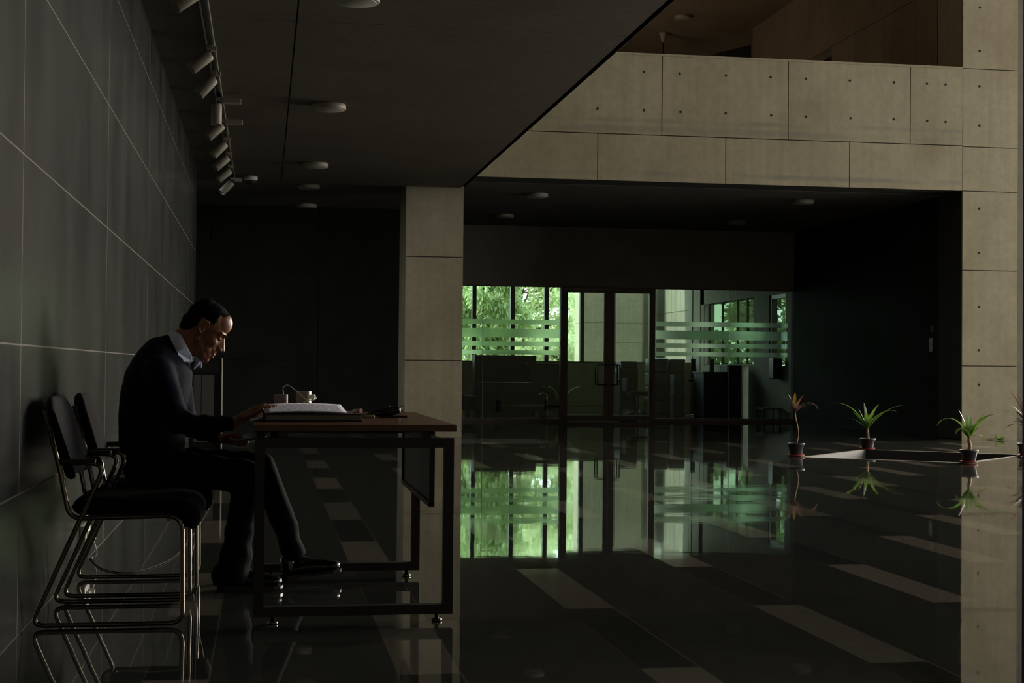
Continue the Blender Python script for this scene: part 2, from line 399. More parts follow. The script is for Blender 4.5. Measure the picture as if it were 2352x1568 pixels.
    nb = nt.nodes.new('ShaderNodeTexNoise'); nb.inputs['Scale'].default_value = 3.2; nb.inputs['Detail'].default_value = 2; L(geo.outputs['Position'], nb.inputs['Vector'])
    bp = nt.nodes.new('ShaderNodeBump'); bp.inputs['Strength'].default_value = .10; bp.inputs['Distance'].default_value = .004; L(nb.outputs['Fac'], bp.inputs['Height'])
    L(bp.outputs[0], b.inputs['Normal'])
    b.inputs['Specular IOR Level'].default_value = .5
    return m
FLOOR = floormat()

# ------------------------------------------------------------ structure
XL, XP0, XP1 = -.855, 9.83, 10.68
YB = 20.1                               # balcony and pillar front
ZC = 3.47
PIT = [(5.98, 16.04), (7.32, 17.53), (8.80, 16.41), (7.35, 15.01)]
b = MB()
outer = [b.b.verts.new(p) for p in ((-5, -4, 0), (19.4, -4, 0), (19.4, 33.5, 0), (-5, 33.5, 0))]
inner = [b.b.verts.new((x, y, 0)) for x, y in PIT]
es = [b.b.edges.new((q[i], q[(i+1) % 4])) for q in (outer, inner) for i in range(4)]
bmesh.ops.triangle_fill(b.b, use_beauty=True, edges=es)
for f in list(b.b.faces):
    c = f.calc_center_median()
bmesh.ops.recalc_face_normals(b.b, faces=b.b.faces)
for f in b.b.faces:
    if f.normal.z < 0: f.normal_flip()
me = bpy.data.meshes.new('floor'); b.b.to_mesh(me); b.b.free(); me.materials.append(FLOOR)
fl = bpy.data.objects.new('floor', me); col.objects.link(fl); fl['kind'] = 'structure'
# sunken planter bed walls and bottom
b = MB()
for i in range(4):
    (x0, y0), (x1, y1) = PIT[i], PIT[(i+1) % 4]
    b.poly([(x0, y0, 0), (x1, y1, 0), (x1, y1, -.3), (x0, y0, -.3)])
b.poly([(x, y, -.3) for x, y in PIT])
struct('trim_1', b, mat('pit_stone', (.045, .045, .05), .6, noise=.4))
# pale stone coping let into the floor around the bed
b = MB()
cx_, cy_ = sum(p[0] for p in PIT)/4, sum(p[1] for p in PIT)/4
OUT = [(x+(x-cx_)*.05, y+(y-cy_)*.05) for x, y in PIT]
for i in range(4):
    j = (i+1) % 4
    b.poly([(*PIT[i], .001), (*OUT[i], .001), (*OUT[j], .001), (*PIT[j], .001)], thick=(0, 0, .004))
struct('trim_2', b, DUSTY)

def slabs_x(b, x, y0, y1, z0, z1, ys, zs, gap=.006, t=.0003, side=1, m0=0, m1=1):
    """clad wall in plane x: one raised slab per cell, a backing shows in the joints; side=+1 faces +x"""
    b.mat(m1).box(x-side*.25, x-side*t, y0, y1, z0, z1) if side > 0 else b.mat(m1).box(x+t, x+.25, y0, y1, z0, z1)
    ys = [y0]+[y for y in ys if y0 < y < y1]+[y1]; zs = [z0]+[z for z in zs if z0 < z < z1]+[z1]
    b.mat(m0)
    for a, c in zip(ys, ys[1:]):
        for d, e in zip(zs, zs[1:]):
            xa, xb = sorted((x-side*(t+.0015), x)); g = gap/2
            b.box(xa, xb, a+g*2, c-g*2, d+g, e-g)
def slabs_y(b, y, x0, x1, z0, z1, xs, zs, gap=.012, t=.03, depth=.3, m0=0, m1=1):
    b.mat(m1).box(x0+.004, x1-.004, y+t, y+depth, z0+.004, z1-.004)
    xs = [x0]+[x for x in xs if x0 < x < x1]+[x1]; zs = [z0]+[z for z in zs if z0 < z < z1]+[z1]
    b.mat(m0)
    for a, c in zip(xs, xs[1:]):
        for d, e in zip(zs, zs[1:]):
            ga = 0 if a == x0 else gap/2; gc = 0 if c == x1 else gap/2
            gd = 0 if d == z0 else gap/2; ge = 0 if e == z1 else gap/2
            b.box(a+ga, c-gc, y, y+t+.002, d+gd, e-ge)
def hole(b, x, y, z):
    b.mat(2).lathe([(.018, 0), (.018, .002), (.011, .003)], n=12, M=Matrix.Translation((x, y, z)) @ Matrix.Rotation(R(90), 4, 'X'))

b = MB()
slabs_x(b, XL, -4, 19.1, 0, ZC, [-3.2, -.25, 2.65, 5.58, 8.5, 11.43, 14.36, 17.3], [.505, 1.038, 1.722, 2.40, 3.08])
struct('wall_left', b, [STONE, JOINT])
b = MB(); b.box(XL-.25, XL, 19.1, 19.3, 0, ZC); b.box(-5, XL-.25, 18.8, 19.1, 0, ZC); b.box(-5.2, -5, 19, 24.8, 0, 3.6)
struct('wall_corridor', b, CON_SHADE)
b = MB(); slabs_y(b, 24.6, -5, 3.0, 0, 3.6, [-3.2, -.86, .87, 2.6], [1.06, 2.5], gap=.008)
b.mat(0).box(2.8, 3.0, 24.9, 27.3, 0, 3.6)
struct('wall_back', b, [CON_SHADE, HOLE])
# soffit over the seat (underside of the floor above)
b = MB()
ys = [-4, -1.9, .7, 3.2, 5.75, 8.35, 10.95, 13.55, 16.15, 18.75, 20.7]; xs = [XL-.2, .21, 2.675]
b.mat(1).box(XL-.2, 2.74, -4, 20.7, ZC+.02, ZC+.4); b.mat(0)
for x0, x1 in zip(xs, xs[1:]):
    for y0, y1 in zip(ys, ys[1:]): b.box(x0+(.006 if x0 > 0 else 0), x1-(.006 if x1 < 1 else 0), y0+.003, y1-.003, ZC, ZC+.022)
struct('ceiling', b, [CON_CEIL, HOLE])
b = MB(); b.box(-5, XP0+.3, 20.7, 27.2, 3.56, 3.9)
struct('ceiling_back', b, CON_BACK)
b = MB(); b.box(2.60, 2.745, -4, 20.7, ZC+.02, 9.6)
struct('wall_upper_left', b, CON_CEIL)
b = MB(); b.box(2.7, 19.4, -4.2, 20.9, 9.6, 9.8)
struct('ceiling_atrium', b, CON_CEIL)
b = MB(); b.box(-1.2, 19.4, -4.3, -4, 0, 9.8)
struct('wall_front', b, PLASTER)
# right wall of the atrium with its tall glazed opening
b = MB(); b.box(19, 19.25, -4, 6, 0, 9.8); b.box(19, 19.25, 17, 20.9, 0, 9.8); b.box(19, 19.25, 6, 17, 0, .3); b.box(19, 19.25, 6, 17, 8.5, 9.8)
struct('wall_right', b, PLASTER)
b = MB()
for y in (6, 8.7, 11.5, 14.2, 16.92): b.box(19.05, 19.15, y, y+.08, .3, 8.5)
b.box(19.05, 19.15, 6, 17, 4.2, 4.28)
struct('window_2', b, FRAMEM)
# column
b = MB(); slabs_y(b, 20.87, 1.94, 2.745, 0, 3.56, [], [1.066, 2.515], depth=1.0)
b.mat(0).box(1.94, 1.97, 20.905, 21.87, 0, 3.56)
struct('wall_column', b, [CON, GAP])
# balcony parapet and pillar in one plane
b = MB()
slabs_y(b, YB, 2.74, XP0, 3.56, 4.195, [4.494, 6.317, 8.13], [], depth=.62)
slabs_y(b, YB, 2.74, XP0, 4.207, 5.30, [3.57, 5.399, 7.224, 9.039], [], depth=.25)
for x, z in ((5.137, 5.07), (5.649, 5.07), (6.313, 5.07), (6.963, 5.07), (7.479, 5.07), (8.13, 5.07), (8.791, 5.07), (9.289, 5.07), (9.572, 5.07),
             (4.486, 4.54), (5.141, 4.54), (5.663, 4.535), (6.313, 4.54), (6.976, 4.535), (7.482, 4.535), (8.143, 4.537), (8.789, 4.545), (9.294, 4.54), (9.574, 4.535)):
    hole(b, x, YB, z)
b.mat(0).box(2.74, XP0, YB-.012, YB+.29, 5.30, 5.33)
struct('wall_balcony', b, [CON_BAL, GAP, HOLE])
b = MB(); slabs_y(b, YB, XP0+.006, XP1, 0, 9.6, [], [1.055, 2.423, 3.557, 4.19, 5.312, 7.0], depth=.8)
b.mat(0).box(XP0, XP0+.03, YB+.035, YB+.82, 5.34, 9.6)
for z in (.79, 1.28, 1.9, 2.674, 3.307, 4.50, 5.066, 5.573, 6.2): hole(b, 10.09, YB, z)
struct('wall_pillar', b, [CON, GAP, HOLE])
b = MB(); b.box(XP1, 12.0, 20.4, 20.7, 0, 9.8); b.box(18.5, 19.25, 20.4, 20.7, 0, 9.8); b.box(12, 18.5, 20.4, 20.7, 6.5, 9.8); b.box(12, 18.5, 20.4, 20.7, 0, .25); struct('wall_far_right', b, PLASTER)
b = MB()
for x in (12, 15.2, 18.42): b.box(x, x+.08, 20.5, 20.6, .25, 6.5)
struct('window_9', b, FRAMEM)
# side wall under the balcony
b = MB(); slabs_x(b, XP0, YB+.8, 27.0, 0, 3.56, [23.8], [1.06, 2.42], side=-1); struct('wall_right_lower', b, [CON_SHADE, HOLE])
# upper storey
b = MB()
b.box(XP0, XP0+.3, YB+.8, 29.5, 6.69, 7.97)
for a, c in ((20.9, 21.7), (21.7, 22.9), (22.9, 24.1), (24.1, 25.14)): b.box(XP0, XP0+.3, a+.004, c-.004, 3.9, 6.68)
for a, c in ((26.9, 28.3), (28.3, 29.5)): b.box(XP0, XP0+.3, a+.004, c-.004, 3.9, 6.69)
for y in (21.3, 22.5, 23.6, 24.7, 26.0):
    for z in (6.2, 6.95, 7.4):
        if z > 6.6 or y < 25: b.lathe([(.02, 0), (.02, .004)], n=10, M=Matrix.Translation((XP0, y, z)) @ Matrix.Rotation(R(-90), 4, 'Y'))
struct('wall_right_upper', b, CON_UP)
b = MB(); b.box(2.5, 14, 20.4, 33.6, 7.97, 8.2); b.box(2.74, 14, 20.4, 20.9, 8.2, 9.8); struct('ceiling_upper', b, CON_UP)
b = MB(); b.box(2.5, 14, 33.3, 33.55, 3.9, 8.2); b.box(2.5, 2.74, 20.4, 33.4, 3.9, 9.8); b.box(11.2, 11.4, 20.9, 33.4, 3.9, 8)
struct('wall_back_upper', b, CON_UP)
b = MB(); b.poly([(9.07, 29.6, 5.4), (9.83, 29.6, 5.4), (9.83, 29.6, 7.66), (9.07, 29.6, 7.45)], thick=(0, .5, 0)); struct('dark_opening', b, mat('opening_shade', (.02, .02, .016), .8))  # solid dark panel in place of the shaded opening, sloped like its shadow edge

# glazed partition: wall above, glass panes, door
YG = 27.0
b = MB(); b.box(3.0, XP0+.2, YG-.02, YG+.25, 2.475, 3.56); struct('wall_above_partition', b, mat('partition_render', (.30, .26, .20), .8, noise=.2, nscale=2))
b = MB(); b.box(3.0, 5.36, YG-.03, YG+.05, 0, .06); b.box(7.14, XP0, YG-.03, YG+.05, 0, .06)
b.box(3.0, 5.36, YG, YG+.05, 2.455, 2.475); b.box(7.14, XP0, YG, YG+.05, 2.455, 2.475)
struct('trim_3', b, FRAMEM)
wn = 0
for x0, x1 in ((3.0, 3.925), (3.933, 5.36), (7.14, 8.572), (8.58, XP0)):
    wn += 1
    b = MB(); b.box(x0, x1, YG+.012, YG+.022, .06, 2.455)
    nm = 'window_%d' % (wn+2)
    w = struct(nm, b, GLASS)
    f = MB()
    for z0, z1 in ((1.765, 1.855), (1.525, 1.69), (1.37, 1.455), (1.215, 1.297)): f.poly([(x0+.002, YG+.009, z0), (min(x1, 9.72)-.002, YG+.009, z0), (min(x1, 9.72)-.002, YG+.009, z1), (x0+.002, YG+.009, z1)])
    part('frosted_band', f, FROST, w)
    if x1 in (3.925, 8.572):
        e = MB(); e.box(x1, x1+.008, YG+.01, YG+.024, .06, 2.455); part('glass_edge', e, mat('glass_edge', (.25, .4, .32), .3), w)
b = MB()
b.box(5.36, 5.42, YG-.05, YG+.08, 0, 2.475); b.box(7.08, 7.14, YG-.05, YG+.08, 0, 2.475); b.box(5.42, 7.08, YG-.05, YG+.08, 2.43, 2.475)
door = struct('door_1', b, FRAMEM)
for x0, x1, g0, g1, hx in ((5.425, 6.262, 5.495, 6.175, 6.215), (6.268, 7.075, 6.365, 7.035, 6.32)):
    lf = MB(); lf.box(x0, g0, YG-.03, YG+.03, .015, 2.425, .004); lf.box(g1, x1, YG-.03, YG+.03, .015, 2.425, .004)
    lf.box(g0, g1, YG-.03, YG+.03, .015, .118, .004); lf.box(g0, g1, YG-.03, YG+.03, 2.365, 2.425, .004)
    l = part('door_leaf', lf, FRAMEM, door)
    g = MB(); g.box(g0, g1, YG-.005, YG+.003, .118, 2.365); part('door_glass', g, GLASS, l)
    h = MB()
    for dy in (-1, 1):
        yy = YG + dy*.10; d = -.17 if x0 < 6 else .14
        h.tube(rnd([(hx, YG+dy*.03, 1.045), (hx, yy, 1.045), (hx+d, yy, 1.045), (hx+d, yy, .68), (hx, yy, .68), (hx, YG+dy*.03, .68)], .05), .012)
    part('door_handle', h, METALB, l)

# lobby beyond the glass
b = MB(); b.box(1.2, XP0+.2, YG+.25, 33.8, 3.56, 3.9); struct('ceiling_lobby', b, PLASTER)
b = MB(); b.box(3.5, 4.66, 33.4, 33.6, 0, 1.10); b.box(1.2, 4.02, 33.4, 33.6, 0, 3.56); b.box(4.66, XP0, 33.4, 33.6, 0, 1.10); b.box(4.02, XP0+.2, 33.4, 33.6, 3.3, 3.56)
struct('wall_lobby_back', b, CON)
b = MB(); b.box(1.0, 1.2, 27, 33.6, 0, 3.56); b.box(1.2, 2.9, 27.1, 27.3, 0, 3.56); struct('wall_lobby_left', b, PLASTER)
b = MB()
for x in (4.615, 5.49, 6.27, 7.10): b.box(x, x+(.095 if x < 7 else .085), 33.42, 33.55, 1.10, 3.3)
b.box(4.02, XP0, 33.42, 33.55, 1.10, 1.13)
struct('window_1', b, mat('dark_mullion', (.03, .022, .015), .5))
XR = 9.80
b = MB()
b.box(XR, XR+.25, 32.74, 33.6, 0, 3.56); b.box(XR, XR+.25, YG+.05, 33.0, 2.44, 3.56); b.box(XR, XR+.25, 29.9, 32.74, 0, 1.06)
b.box(XR, XR+.25, 28.3, 29.25, 0, 2.44); b.box(XR, XR+.25, 29.25, 29.55, 0, 1.06); b.box(XR, XR+.25, YG+.05, 27.35, 0, 2.44); b.box(XR, XR+.25, 27.35, 28.3, 0, 1.06)
b.box(XR-.012, XR, 33.0, 33.02, 0, 3.5)
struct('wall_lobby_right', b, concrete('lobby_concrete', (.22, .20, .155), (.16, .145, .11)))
b = MB()
for y in (32.55, 31.55, 30.5, 29.85): b.box(XR+.05, XR+.10, y, y+(.12 if y > 32 else .018), 1.06, 2.44)
b.box(XR+.05, XR+.12, 29.25, 29.31, 0, 2.44); b.box(XR+.04, XR+.14, 29.25, 32.74, 1.06, 1.09)
b.box(XR+.02, XR+.14, 27.35, 27.43, 1.06, 2.44); b.box(XR+.02, XR+.14, 28.22, 28.3, 1.06, 2.44); b.box(XR+.02, XR+.14, 27.35, 28.3, 2.36, 2.44)
struct('window_7', b, mat('steel_mullion', (.06, .055, .045), .4))
b = MB(); b.box(XR+.08, XR+.09, 29.3, 32.6, 1.08, 2.44); b.box(XR+.08, XR+.09, 27.4, 28.25, 1.08, 2.4); struct('window_8', b, GLASSW)
# terrace outside
b = MB(); b.box(3.5, 10.0, 33.6, 34.3, 3.45, 3.65); struct('added_canopy', b, CON_OUT)  # unseen canopy, added to keep the sun out of the lobby
b = MB(); b.box(-30, 60, 33.6, 90, -.3, -.02); struct('ground', b, GRASS)
b = MB()
for a, c in ((33.6, 35.1), (35.1, 36.6), (36.6, 38.2)):
    for z0, z1 in ((-.1, 1.3), (1.3, 2.35), (2.35, 3.6)): b.box(9.78, 10.0, a+.006, c-.006, z0+.006, z1-.006)
b.box(9.80, 9.98, 33.6, 38.2, -.1, 3.6)
for k in range(11): b.box(9.777, 9.781, 33.8+k*.4, 33.812+k*.4, 1.32, 3.6)
struct('wall_terrace', b, concrete('terrace_concrete', (.22, .215, .17), (.17, .165, .13)))
for n, (x0, x1, y0, y1) in enumerate(((7.69, 8.40, 36, 36.9), (8.55, 9.20, 36, 36.9), (9.37, 9.55, 36.0, 37.2))):
    b = MB()
    for z0, z1 in ((-.1, 1.62), (1.62, 2.1), (2.1, 3.7)): b.box(x0, x1, y0, y1, z0+.005, z1-.005)
    b.box(x0+.01, x1-.01, y0+.01, y1-.01, -.1, 3.7)
    single('concrete_pier', b, CON_OUT, ['wide beige concrete pier outside, seen through the left door leaf',
        'wide grey concrete pier outside, seen through the right door leaf', 'narrow concrete fin outside, beside the ribbed terrace wall'][n], 'pier', Vector(((x0+x1)/2, (y0+y1)/2, -.02)), 'concrete piers on the terrace')

# near dark post at the right edge
b = MB(); b.box(2.194, 2.30, 3.99, 4.1, 0, 3.4, .003); b.box(2.186, 2.195, 4.03, 4.06, 1.03, 1.06)
struct('trim_4', b, METALB)

# ------------------------------------------------------------ ceiling lamps
def lamp_proto(loc, label):
    t = thing('ceiling_lamp', label, 'ceiling lamp', loc, 0, 'round surface-mounted ceiling lamps')
    part('lamp_housing', MB().lathe([(.160, 0), (.163, -.005), (.163, -.045), (.157, -.052), (.142, -.052)], n=40), BEIGE, t)
    part('lamp_diffuser', MB().lathe([(.142, -.0515), (.135, -.056), (.02, -.059)], n=40), LAMPW, t)
    return t
lp = lamp_proto((.59, 14.4, ZC), 'round white ceiling lamp under the low soffit, second of its row from the camera')
for (x, y, z), s in (((.585, 10.1, ZC), 'round white ceiling lamp cut by the top edge of the photo, nearest of its row'),
        ((.60, 18.6, ZC), 'round ceiling lamp near the far end of the low soffit, right of the dome camera'),
        ((.61, 21.6, 3.56), 'dim round ceiling lamp just past the end of the low soffit'),
        ((.65, 24.2, 3.56), 'faintest round ceiling lamp, against the dark back wall, farthest of the soffit row'),
        ((3.98, 21.9, 3.56), 'round ceiling lamp under the balcony, nearest to the concrete column'),
        ((3.98, 25.0, 3.56), 'faint round ceiling lamp under the balcony behind the one by the column'),
        ((8.08, 21.8, 3.56), 'round ceiling lamp under the right half of the balcony, towards its front'),
        ((8.1, 25.1, 3.56), 'faintest round ceiling lamp under the right half of the balcony, towards the glass wall'),
        ((8.12, 28.7, 7.97), 'round ceiling lamp of the upper storey above the balcony parapet')):
    copy_thing(lp, (x, y, z), label=s)

# ceiling fan on the upper storey
p = Vector((8.13, 30.2, 7.97))
t = thing('ceiling_fan', 'small ceiling fan hanging in the upper storey behind the balcony parapet', 'ceiling fan', p)
part('canopy', MB().lathe([(.10, 0), (.09, -.04), (.03, -.2), (.022, -.21)]), BEIGE, t)
part('down_rod', MB().tube([(0, 0, -.2), (0, 0, -.58)], .016), METALB, t)
part('fan_motor', MB().lathe([(.02, -.45), (.06, -.52), (.12, -.6), (.13, -.66), (.05, -.70)]), BEIGE, t)
for k in range(3):
    a = R(198+120*k)
    bl = MB().box(.12, .72, -.06, .06, -.655, -.645, .002, M=Matrix.Rotation(a, 4, 'Z') @ Matrix.Rotation(R(8), 4, 'X'))
    part('fan_blade', bl, BEIGE, t)

# ------------------------------------------------------------ spotlight track
XT = -.43
tr = thing('lighting_track', 'long grey lighting track running along the soffit beside the dark stone wall', 'lighting track', (XT, 13, ZC))
q = MB()
for s in (-1, 1): q.box(s*.026-.006, s*.026+.006, -7.6, 7.5, -.045, -.01)
q.box(-.032, .032, -7.6, 7.5, -.012, 0)
for y in range(-7, 8, 2): q.box(-.03, .03, y, y+.03, -.04, -.01)
part('track_rail', q, mat('track_grey', (.15, .15, .13), .4), tr)
# (y, azimuth the head points to, tilt from straight down, has long transformer box)
SPOTS = [(9.75, -118, 52, 0), (11.75, -115, 50, 0), (12.75, -112, 42, 0), (14.0, -95, 4, 1), (15.2, -112, 48, 1), (16.45, -115, 44, 0), (17.55, -112, 48, 0), (18.7, -112, 50, 0), (19.95, -112, 44, 2)]
places = ['nearest spotlight of the track, cut by the top edge of the photo', 'second spotlight from the near end of the track, tilted to the wall', 'third spotlight from the near end of the track, close behind the second',
          'spotlight that hangs straight down beside a long transformer box', 'spotlight with a pale square transformer box, just beyond the one hanging straight down',
          'sixth spotlight along the track, fourth from its far end', 'seventh spotlight along the track, third from its far end', 'eighth spotlight along the track, next to last at the far end', 'farthest spotlight at the end of the track, near the dome camera']
for (y, az, tilt, bx), s in zip(SPOTS, places):
    t = thing('track_spotlight', 'beige cylinder ' + s, 'spotlight', (XT, y, ZC-.045), 0, 'spotlights on the lighting track')
    part('track_adapter', MB().box(-.02, .02, -.05, .05, -.03, 0, .003).box(.0, .05, -.035, .035, -.035, -.005, .003), BEIGE, t)
    if bx == 1: part('transformer_box', MB().box(.03, .20, -.04, .04, -.05, -.005, .004), BEIGE, t)
    if bx == 2: part('transformer_box', MB().box(.03, .12, -.05, .05, -.05, 0, .004), BEIGE, t)
    part('swivel_arm', MB().tube([(0, 0, -.02), (-.01, 0, -.06), (-.025, 0, -.085)], .011), METALB, t)
    d = Vector((math.cos(R(az))*math.sin(R(tilt)), math.sin(R(az))*math.sin(R(tilt)), -math.cos(R(tilt))))
    if bx != 1 or tilt > 20: d = Vector((-abs(math.sin(R(tilt)))*.93, -math.sin(R(tilt))*.35, -math.cos(R(tilt)))).normalized()
    M = Matrix.Translation((-.02, 0, -.075)) @ d.to_track_quat('Z', 'Y').to_matrix().to_4x4()
    part('lamp_head', MB().lathe([(.034, -.02), (.047, -.016), (.049, 0), (.049, .175), (.045, .178), (.042, .13), (.01, .125)], n=28, M=M), BEIGE, t)

# dome camera
t = thing('dome_camera', 'small white dome security camera on the soffit near its far end', 'security camera', (-.19, 20.1, ZC))
part('camera_base', MB().lathe([(.085, 0), (.088, -.045), (.075, -.055)]), WHITEP, t)
part('camera_dome', MB().lathe([(.06, -.05), (.058, -.08), (.04, -.105), (.012, -.118)]), BLACKP, t)

# wall plates on the side wall below the balcony
b = MB(); b.box(XP0-.012, XP0, 21.03, 21.14, 1.27, 1.47, .003)
b.box(XP0-.018, XP0-.011, 21.06, 21.11, 1.36, 1.42, .002)
single('switch_plate', b, mat('plate_grey', (.16, .15, .13), .5), 'small pale switch plate on the dark side wall left of the right pillar', 'switch', Vector((XP0-.006, 21.085, 1.37)))
b = MB(); b.box(XP0-.03, XP0, 20.97, 21.05, 1.56, 1.66, .004)
single('fire_call_point', b, mat('dark_red_box', (.10, .012, .01), .7), 'small dark red box on the side wall above the switch plate', 'alarm box', Vector((XP0-.015, 21.0, 1.61)))

# ------------------------------------------------------------ desk
TB = Vector((.345, 6.5, 0))
t = thing('office_table', 'wooden-topped office table on a black square-tube frame where the man sits', 'table', TB)
def mb(): return MB()
wpart('tabletop', MB().box(-.035, .735, 5.70, 7.36, .725, .75, .003), WOOD, t, TB)
for y0 in (5.715, 6.955):
    y1 = y0+.04
    f = MB().box(-.028, .010, y0, y1, .03, .70).box(.686, .724, y0, y1, .03, .70).box(.010, .686, y0, y1, .663, .70).box(.010, .686, y0, y1, .03, .066)
    fr = wpart('end_frame', f, METALB, t, TB)
    for x in (.045, .665):
        fm = MB().lathe([(.018, 0), (.02, .004), (.02, .01), (.008, .013), (.008, .032)], n=16, c=(x, y0+.02, 0))
        me_ = fm.mesh('levelling_foot', off=TB); part('levelling_foot', me_, CHROME, fr, 'chrome foot')
for x in (.03, .645): wpart('side_rail', MB().box(x, x+.03, 5.755, 6.955, .665, .70), METALB, t, TB)
for x, y in ((.06, 5.74), (.60, 5.74), (.06, 6.97), (.60, 6.97)): wpart('standoff', MB().box(x, x+.035, y-.015, y+.015, .70, .7255), METALB, t, TB)
perf = mat('perforated_steel', (.012, .012, .014), .4)
nt = perf.node_tree; tc = nt.nodes['Texture Coordinate']; bs = nt.nodes['Principled BSDF']
sp = nt.nodes.new('ShaderNodeSeparateXYZ'); nt.links.new(tc.outputs['Object'], sp.inputs[0])
def mm(op, a, b_=None):
    n = nt.nodes.new('ShaderNodeMath'); n.operation = op
    for i, v in enumerate((a, b_)):
        if v is None: continue
        if hasattr(v, 'links'): nt.links.new(v, n.inputs[i])
        else: n.inputs[i].default_value = v
    return n.outputs[0]
def cell(o, s): return mm('ABSOLUTE', mm('SUBTRACT', mm('FRACT', mm('MULTIPLY', o, 1/s)), .5))
dd = mm('LESS_THAN', mm('ADD', mm('MULTIPLY', cell(sp.outputs['Y'], .022), 1), mm('MULTIPLY', cell(sp.outputs['Z'], .045), 2)), .22)
mx = nt.nodes.new('ShaderNodeMix'); mx.data_type = 'RGBA'; mx.inputs['A'].default_value = (.012, .012, .014, 1); mx.inputs['B'].default_value = (.07, .07, .075, 1)
nt.links.new(dd, mx.inputs['Factor']); nt.links.new(mx.outputs['Result'], bs.inputs['Base Color'])
mp_ = wpart('modesty_panel', MB().box(.664, .668, 5.97, 7.13, .43, .715), perf, t, TB, 'black perforated panel')
wpart('panel_rim', MB().box(.655, .677, 5.95, 5.975, .42, .725).box(.655, .677, 7.125, 7.15, .42, .725).box(.655, .677, 5.95, 7.15, .415, .435), METALB, t, TB)

# ledger and papers
LB = Vector((.2, 6.22, .75))
t = thing('ledger', 'thick open ledger with a maroon cover lying on the table under the man’s hand', 'ledger', LB)
wpart('ledger_cover', MB().box(.0, .395, 6.03, 6.46, .7505, .757, .001).box(.0, .395, 6.03, 6.46, .776, .781, .001).box(.0, .012, 6.03, 6.46, .7505, .781, .001), COVER, t, LB)
wpart('page_block', MB().box(.013, .388, 6.035, 6.455, .757, .776), PAPERE, t, LB)
# curved loose sheets on top
def sheet(x0, x1, y0, y1, zf, nx=14, ny=8, th=.001):
    s = MB(); vs = [[s.b.verts.new((x0+(x1-x0)*i/nx, y0+(y1-y0)*j/ny, zf(i/nx, j/ny))) for j in range(ny+1)] for i in range(nx+1)]
    for i in range(nx):
        for j in range(ny): s.b.faces.new((vs[i][j], vs[i+1][j], vs[i+1][j+1], vs[i][j+1])).smooth = True
    r = bmesh.ops.extrude_face_region(s.b, geom=list(s.b.faces))
    bmesh.ops.translate(s.b, vec=(0, 0, -th), verts=[v for v in r['geom'] if isinstance(v, bmesh.types.BMVert)])
    return s
INK = mat('ruled_paper', (.50, .51, .62), .8)
nt = INK.node_tree; bs = nt.nodes['Principled BSDF']; tc = nt.nodes['Texture Coordinate']
wv = nt.nodes.new('ShaderNodeTexNoise'); wv.inputs['Scale'].default_value = 1; wv.inputs['Detail'].default_value = 6
mpn = nt.nodes.new('ShaderNodeMapping'); mpn.inputs['Scale'].default_value = (60, 45, 1); nt.links.new(tc.outputs['Object'], mpn.inputs[0]); nt.links.new(mpn.outputs[0], wv.inputs['Vector'])
rp = nt.nodes.new('ShaderNodeValToRGB'); rp.color_ramp.elements[0].position = .42; rp.color_ramp.elements[0].color = (.36, .34, .48, 1); rp.color_ramp.elements[1].position = .54; rp.color_ramp.elements[1].color = (.74, .75, .84, 1)
nt.links.new(wv.outputs['Fac'], rp.inputs[0]); nt.links.new(rp.outputs[0], bs.inputs['Base Color'])
SB = Vector((.18, 6.3, .781))
sh = sheet(.006, .335, 6.04, 6.62, lambda a, c: .7835+.020*c+.006*math.sin(a*3.1))
single('written_sheets', sh, INK, 'pale sheet of closely written paper lying across the ledger', 'paper', SB)
def curl(a, c): return .7835 + .018*math.sin(c*2) - .028*(1-a)**1.4 + .004*c
sh = sheet(-.05, .02, 6.06, 6.20, lambda a, c: .752+.030*a*a+.004*c, 8, 5)
single('folded_sheet', sh, PAPER, 'corner of a loose white sheet hanging off the ledger near the hand', 'paper', Vector((-.015, 6.12, .752)))
b = MB().tube([(.362, 6.085, .790), (.388, 6.04, .794)], .0085, n=16)
single('rolled_receipt', b, mat('red_white_paper', (.85, .80, .76), .7, c2=(.5, .06, .05), nscale=45), 'small red and white rolled paper on the right end of the ledger', 'paper', Vector((.37, 6.07, .782)))

# adapters and cables
p = Vector((.074, 6.75, .75))
t = thing('battery_pack', 'small white box with a yellow lower edge standing behind the papers, cable on top', 'power bank', p, R(-16))
part('case', MB().box(-.027, .026, -.012, .012, .002, .094, .003), mat('mauve_case', (.34, .30, .34), .5), t)
part('case_edge', MB().box(.026, .033, -.012, .012, .028, .094, .001), WHITEP, t); part('yellow_edge', MB().box(.026, .033, -.012, .012, 0, .028, .001), YEL, t, 'yellow strip')
p = Vector((.178, 6.76, .75))
t = thing('power_adapter', 'pale upright charger plug with a USB plug in its right side', 'charger', p, R(-16))
part('adapter_body', MB().box(-.030, .022, -.02, .02, 0, .108, .002), BEIGE, t); part('adapter_front', MB().box(.022, .031, -.02, .02, .025, .108, .002).box(.018, .027, -.02, .02, 0, .0255, .001), WHITEP, t)
part('usb_plug', MB().box(.031, .052, -.008, .008, .075, .095, .002), WHITEP, t)
P = lambda x, y, Y=6.72: at(x, y, Y)
b = MB().tube(spline([(.089, 6.752, .842), (.088, 6.75, .856), P(650, 892), P(655, 885), P(664, 885), P(680, 897), P(700, 915), P(715, 928), (.215, 6.70, .80), (.23, 6.73, .753)]), .0016, n=8)
single('charging_cable', b, WHITEP, 'thin white cable arching from the box top across the charger', 'cable', Vector((.15, 6.72, .753)))
b = MB().tube(spline([(.231, 6.748, .835), P(724, 910), P(726, 914), P(720, 918, 6.7), P(708, 919, 6.7), P(697, 924, 6.7), P(685, 931, 6.7), (.12, 6.69, .77), (.11, 6.72, .753)]), .0020, n=8)
single('usb_cable', b, WHITEP, 'thick white cable looping back left from the USB plug of the charger', 'cable', Vector((.15, 6.7, .753)))
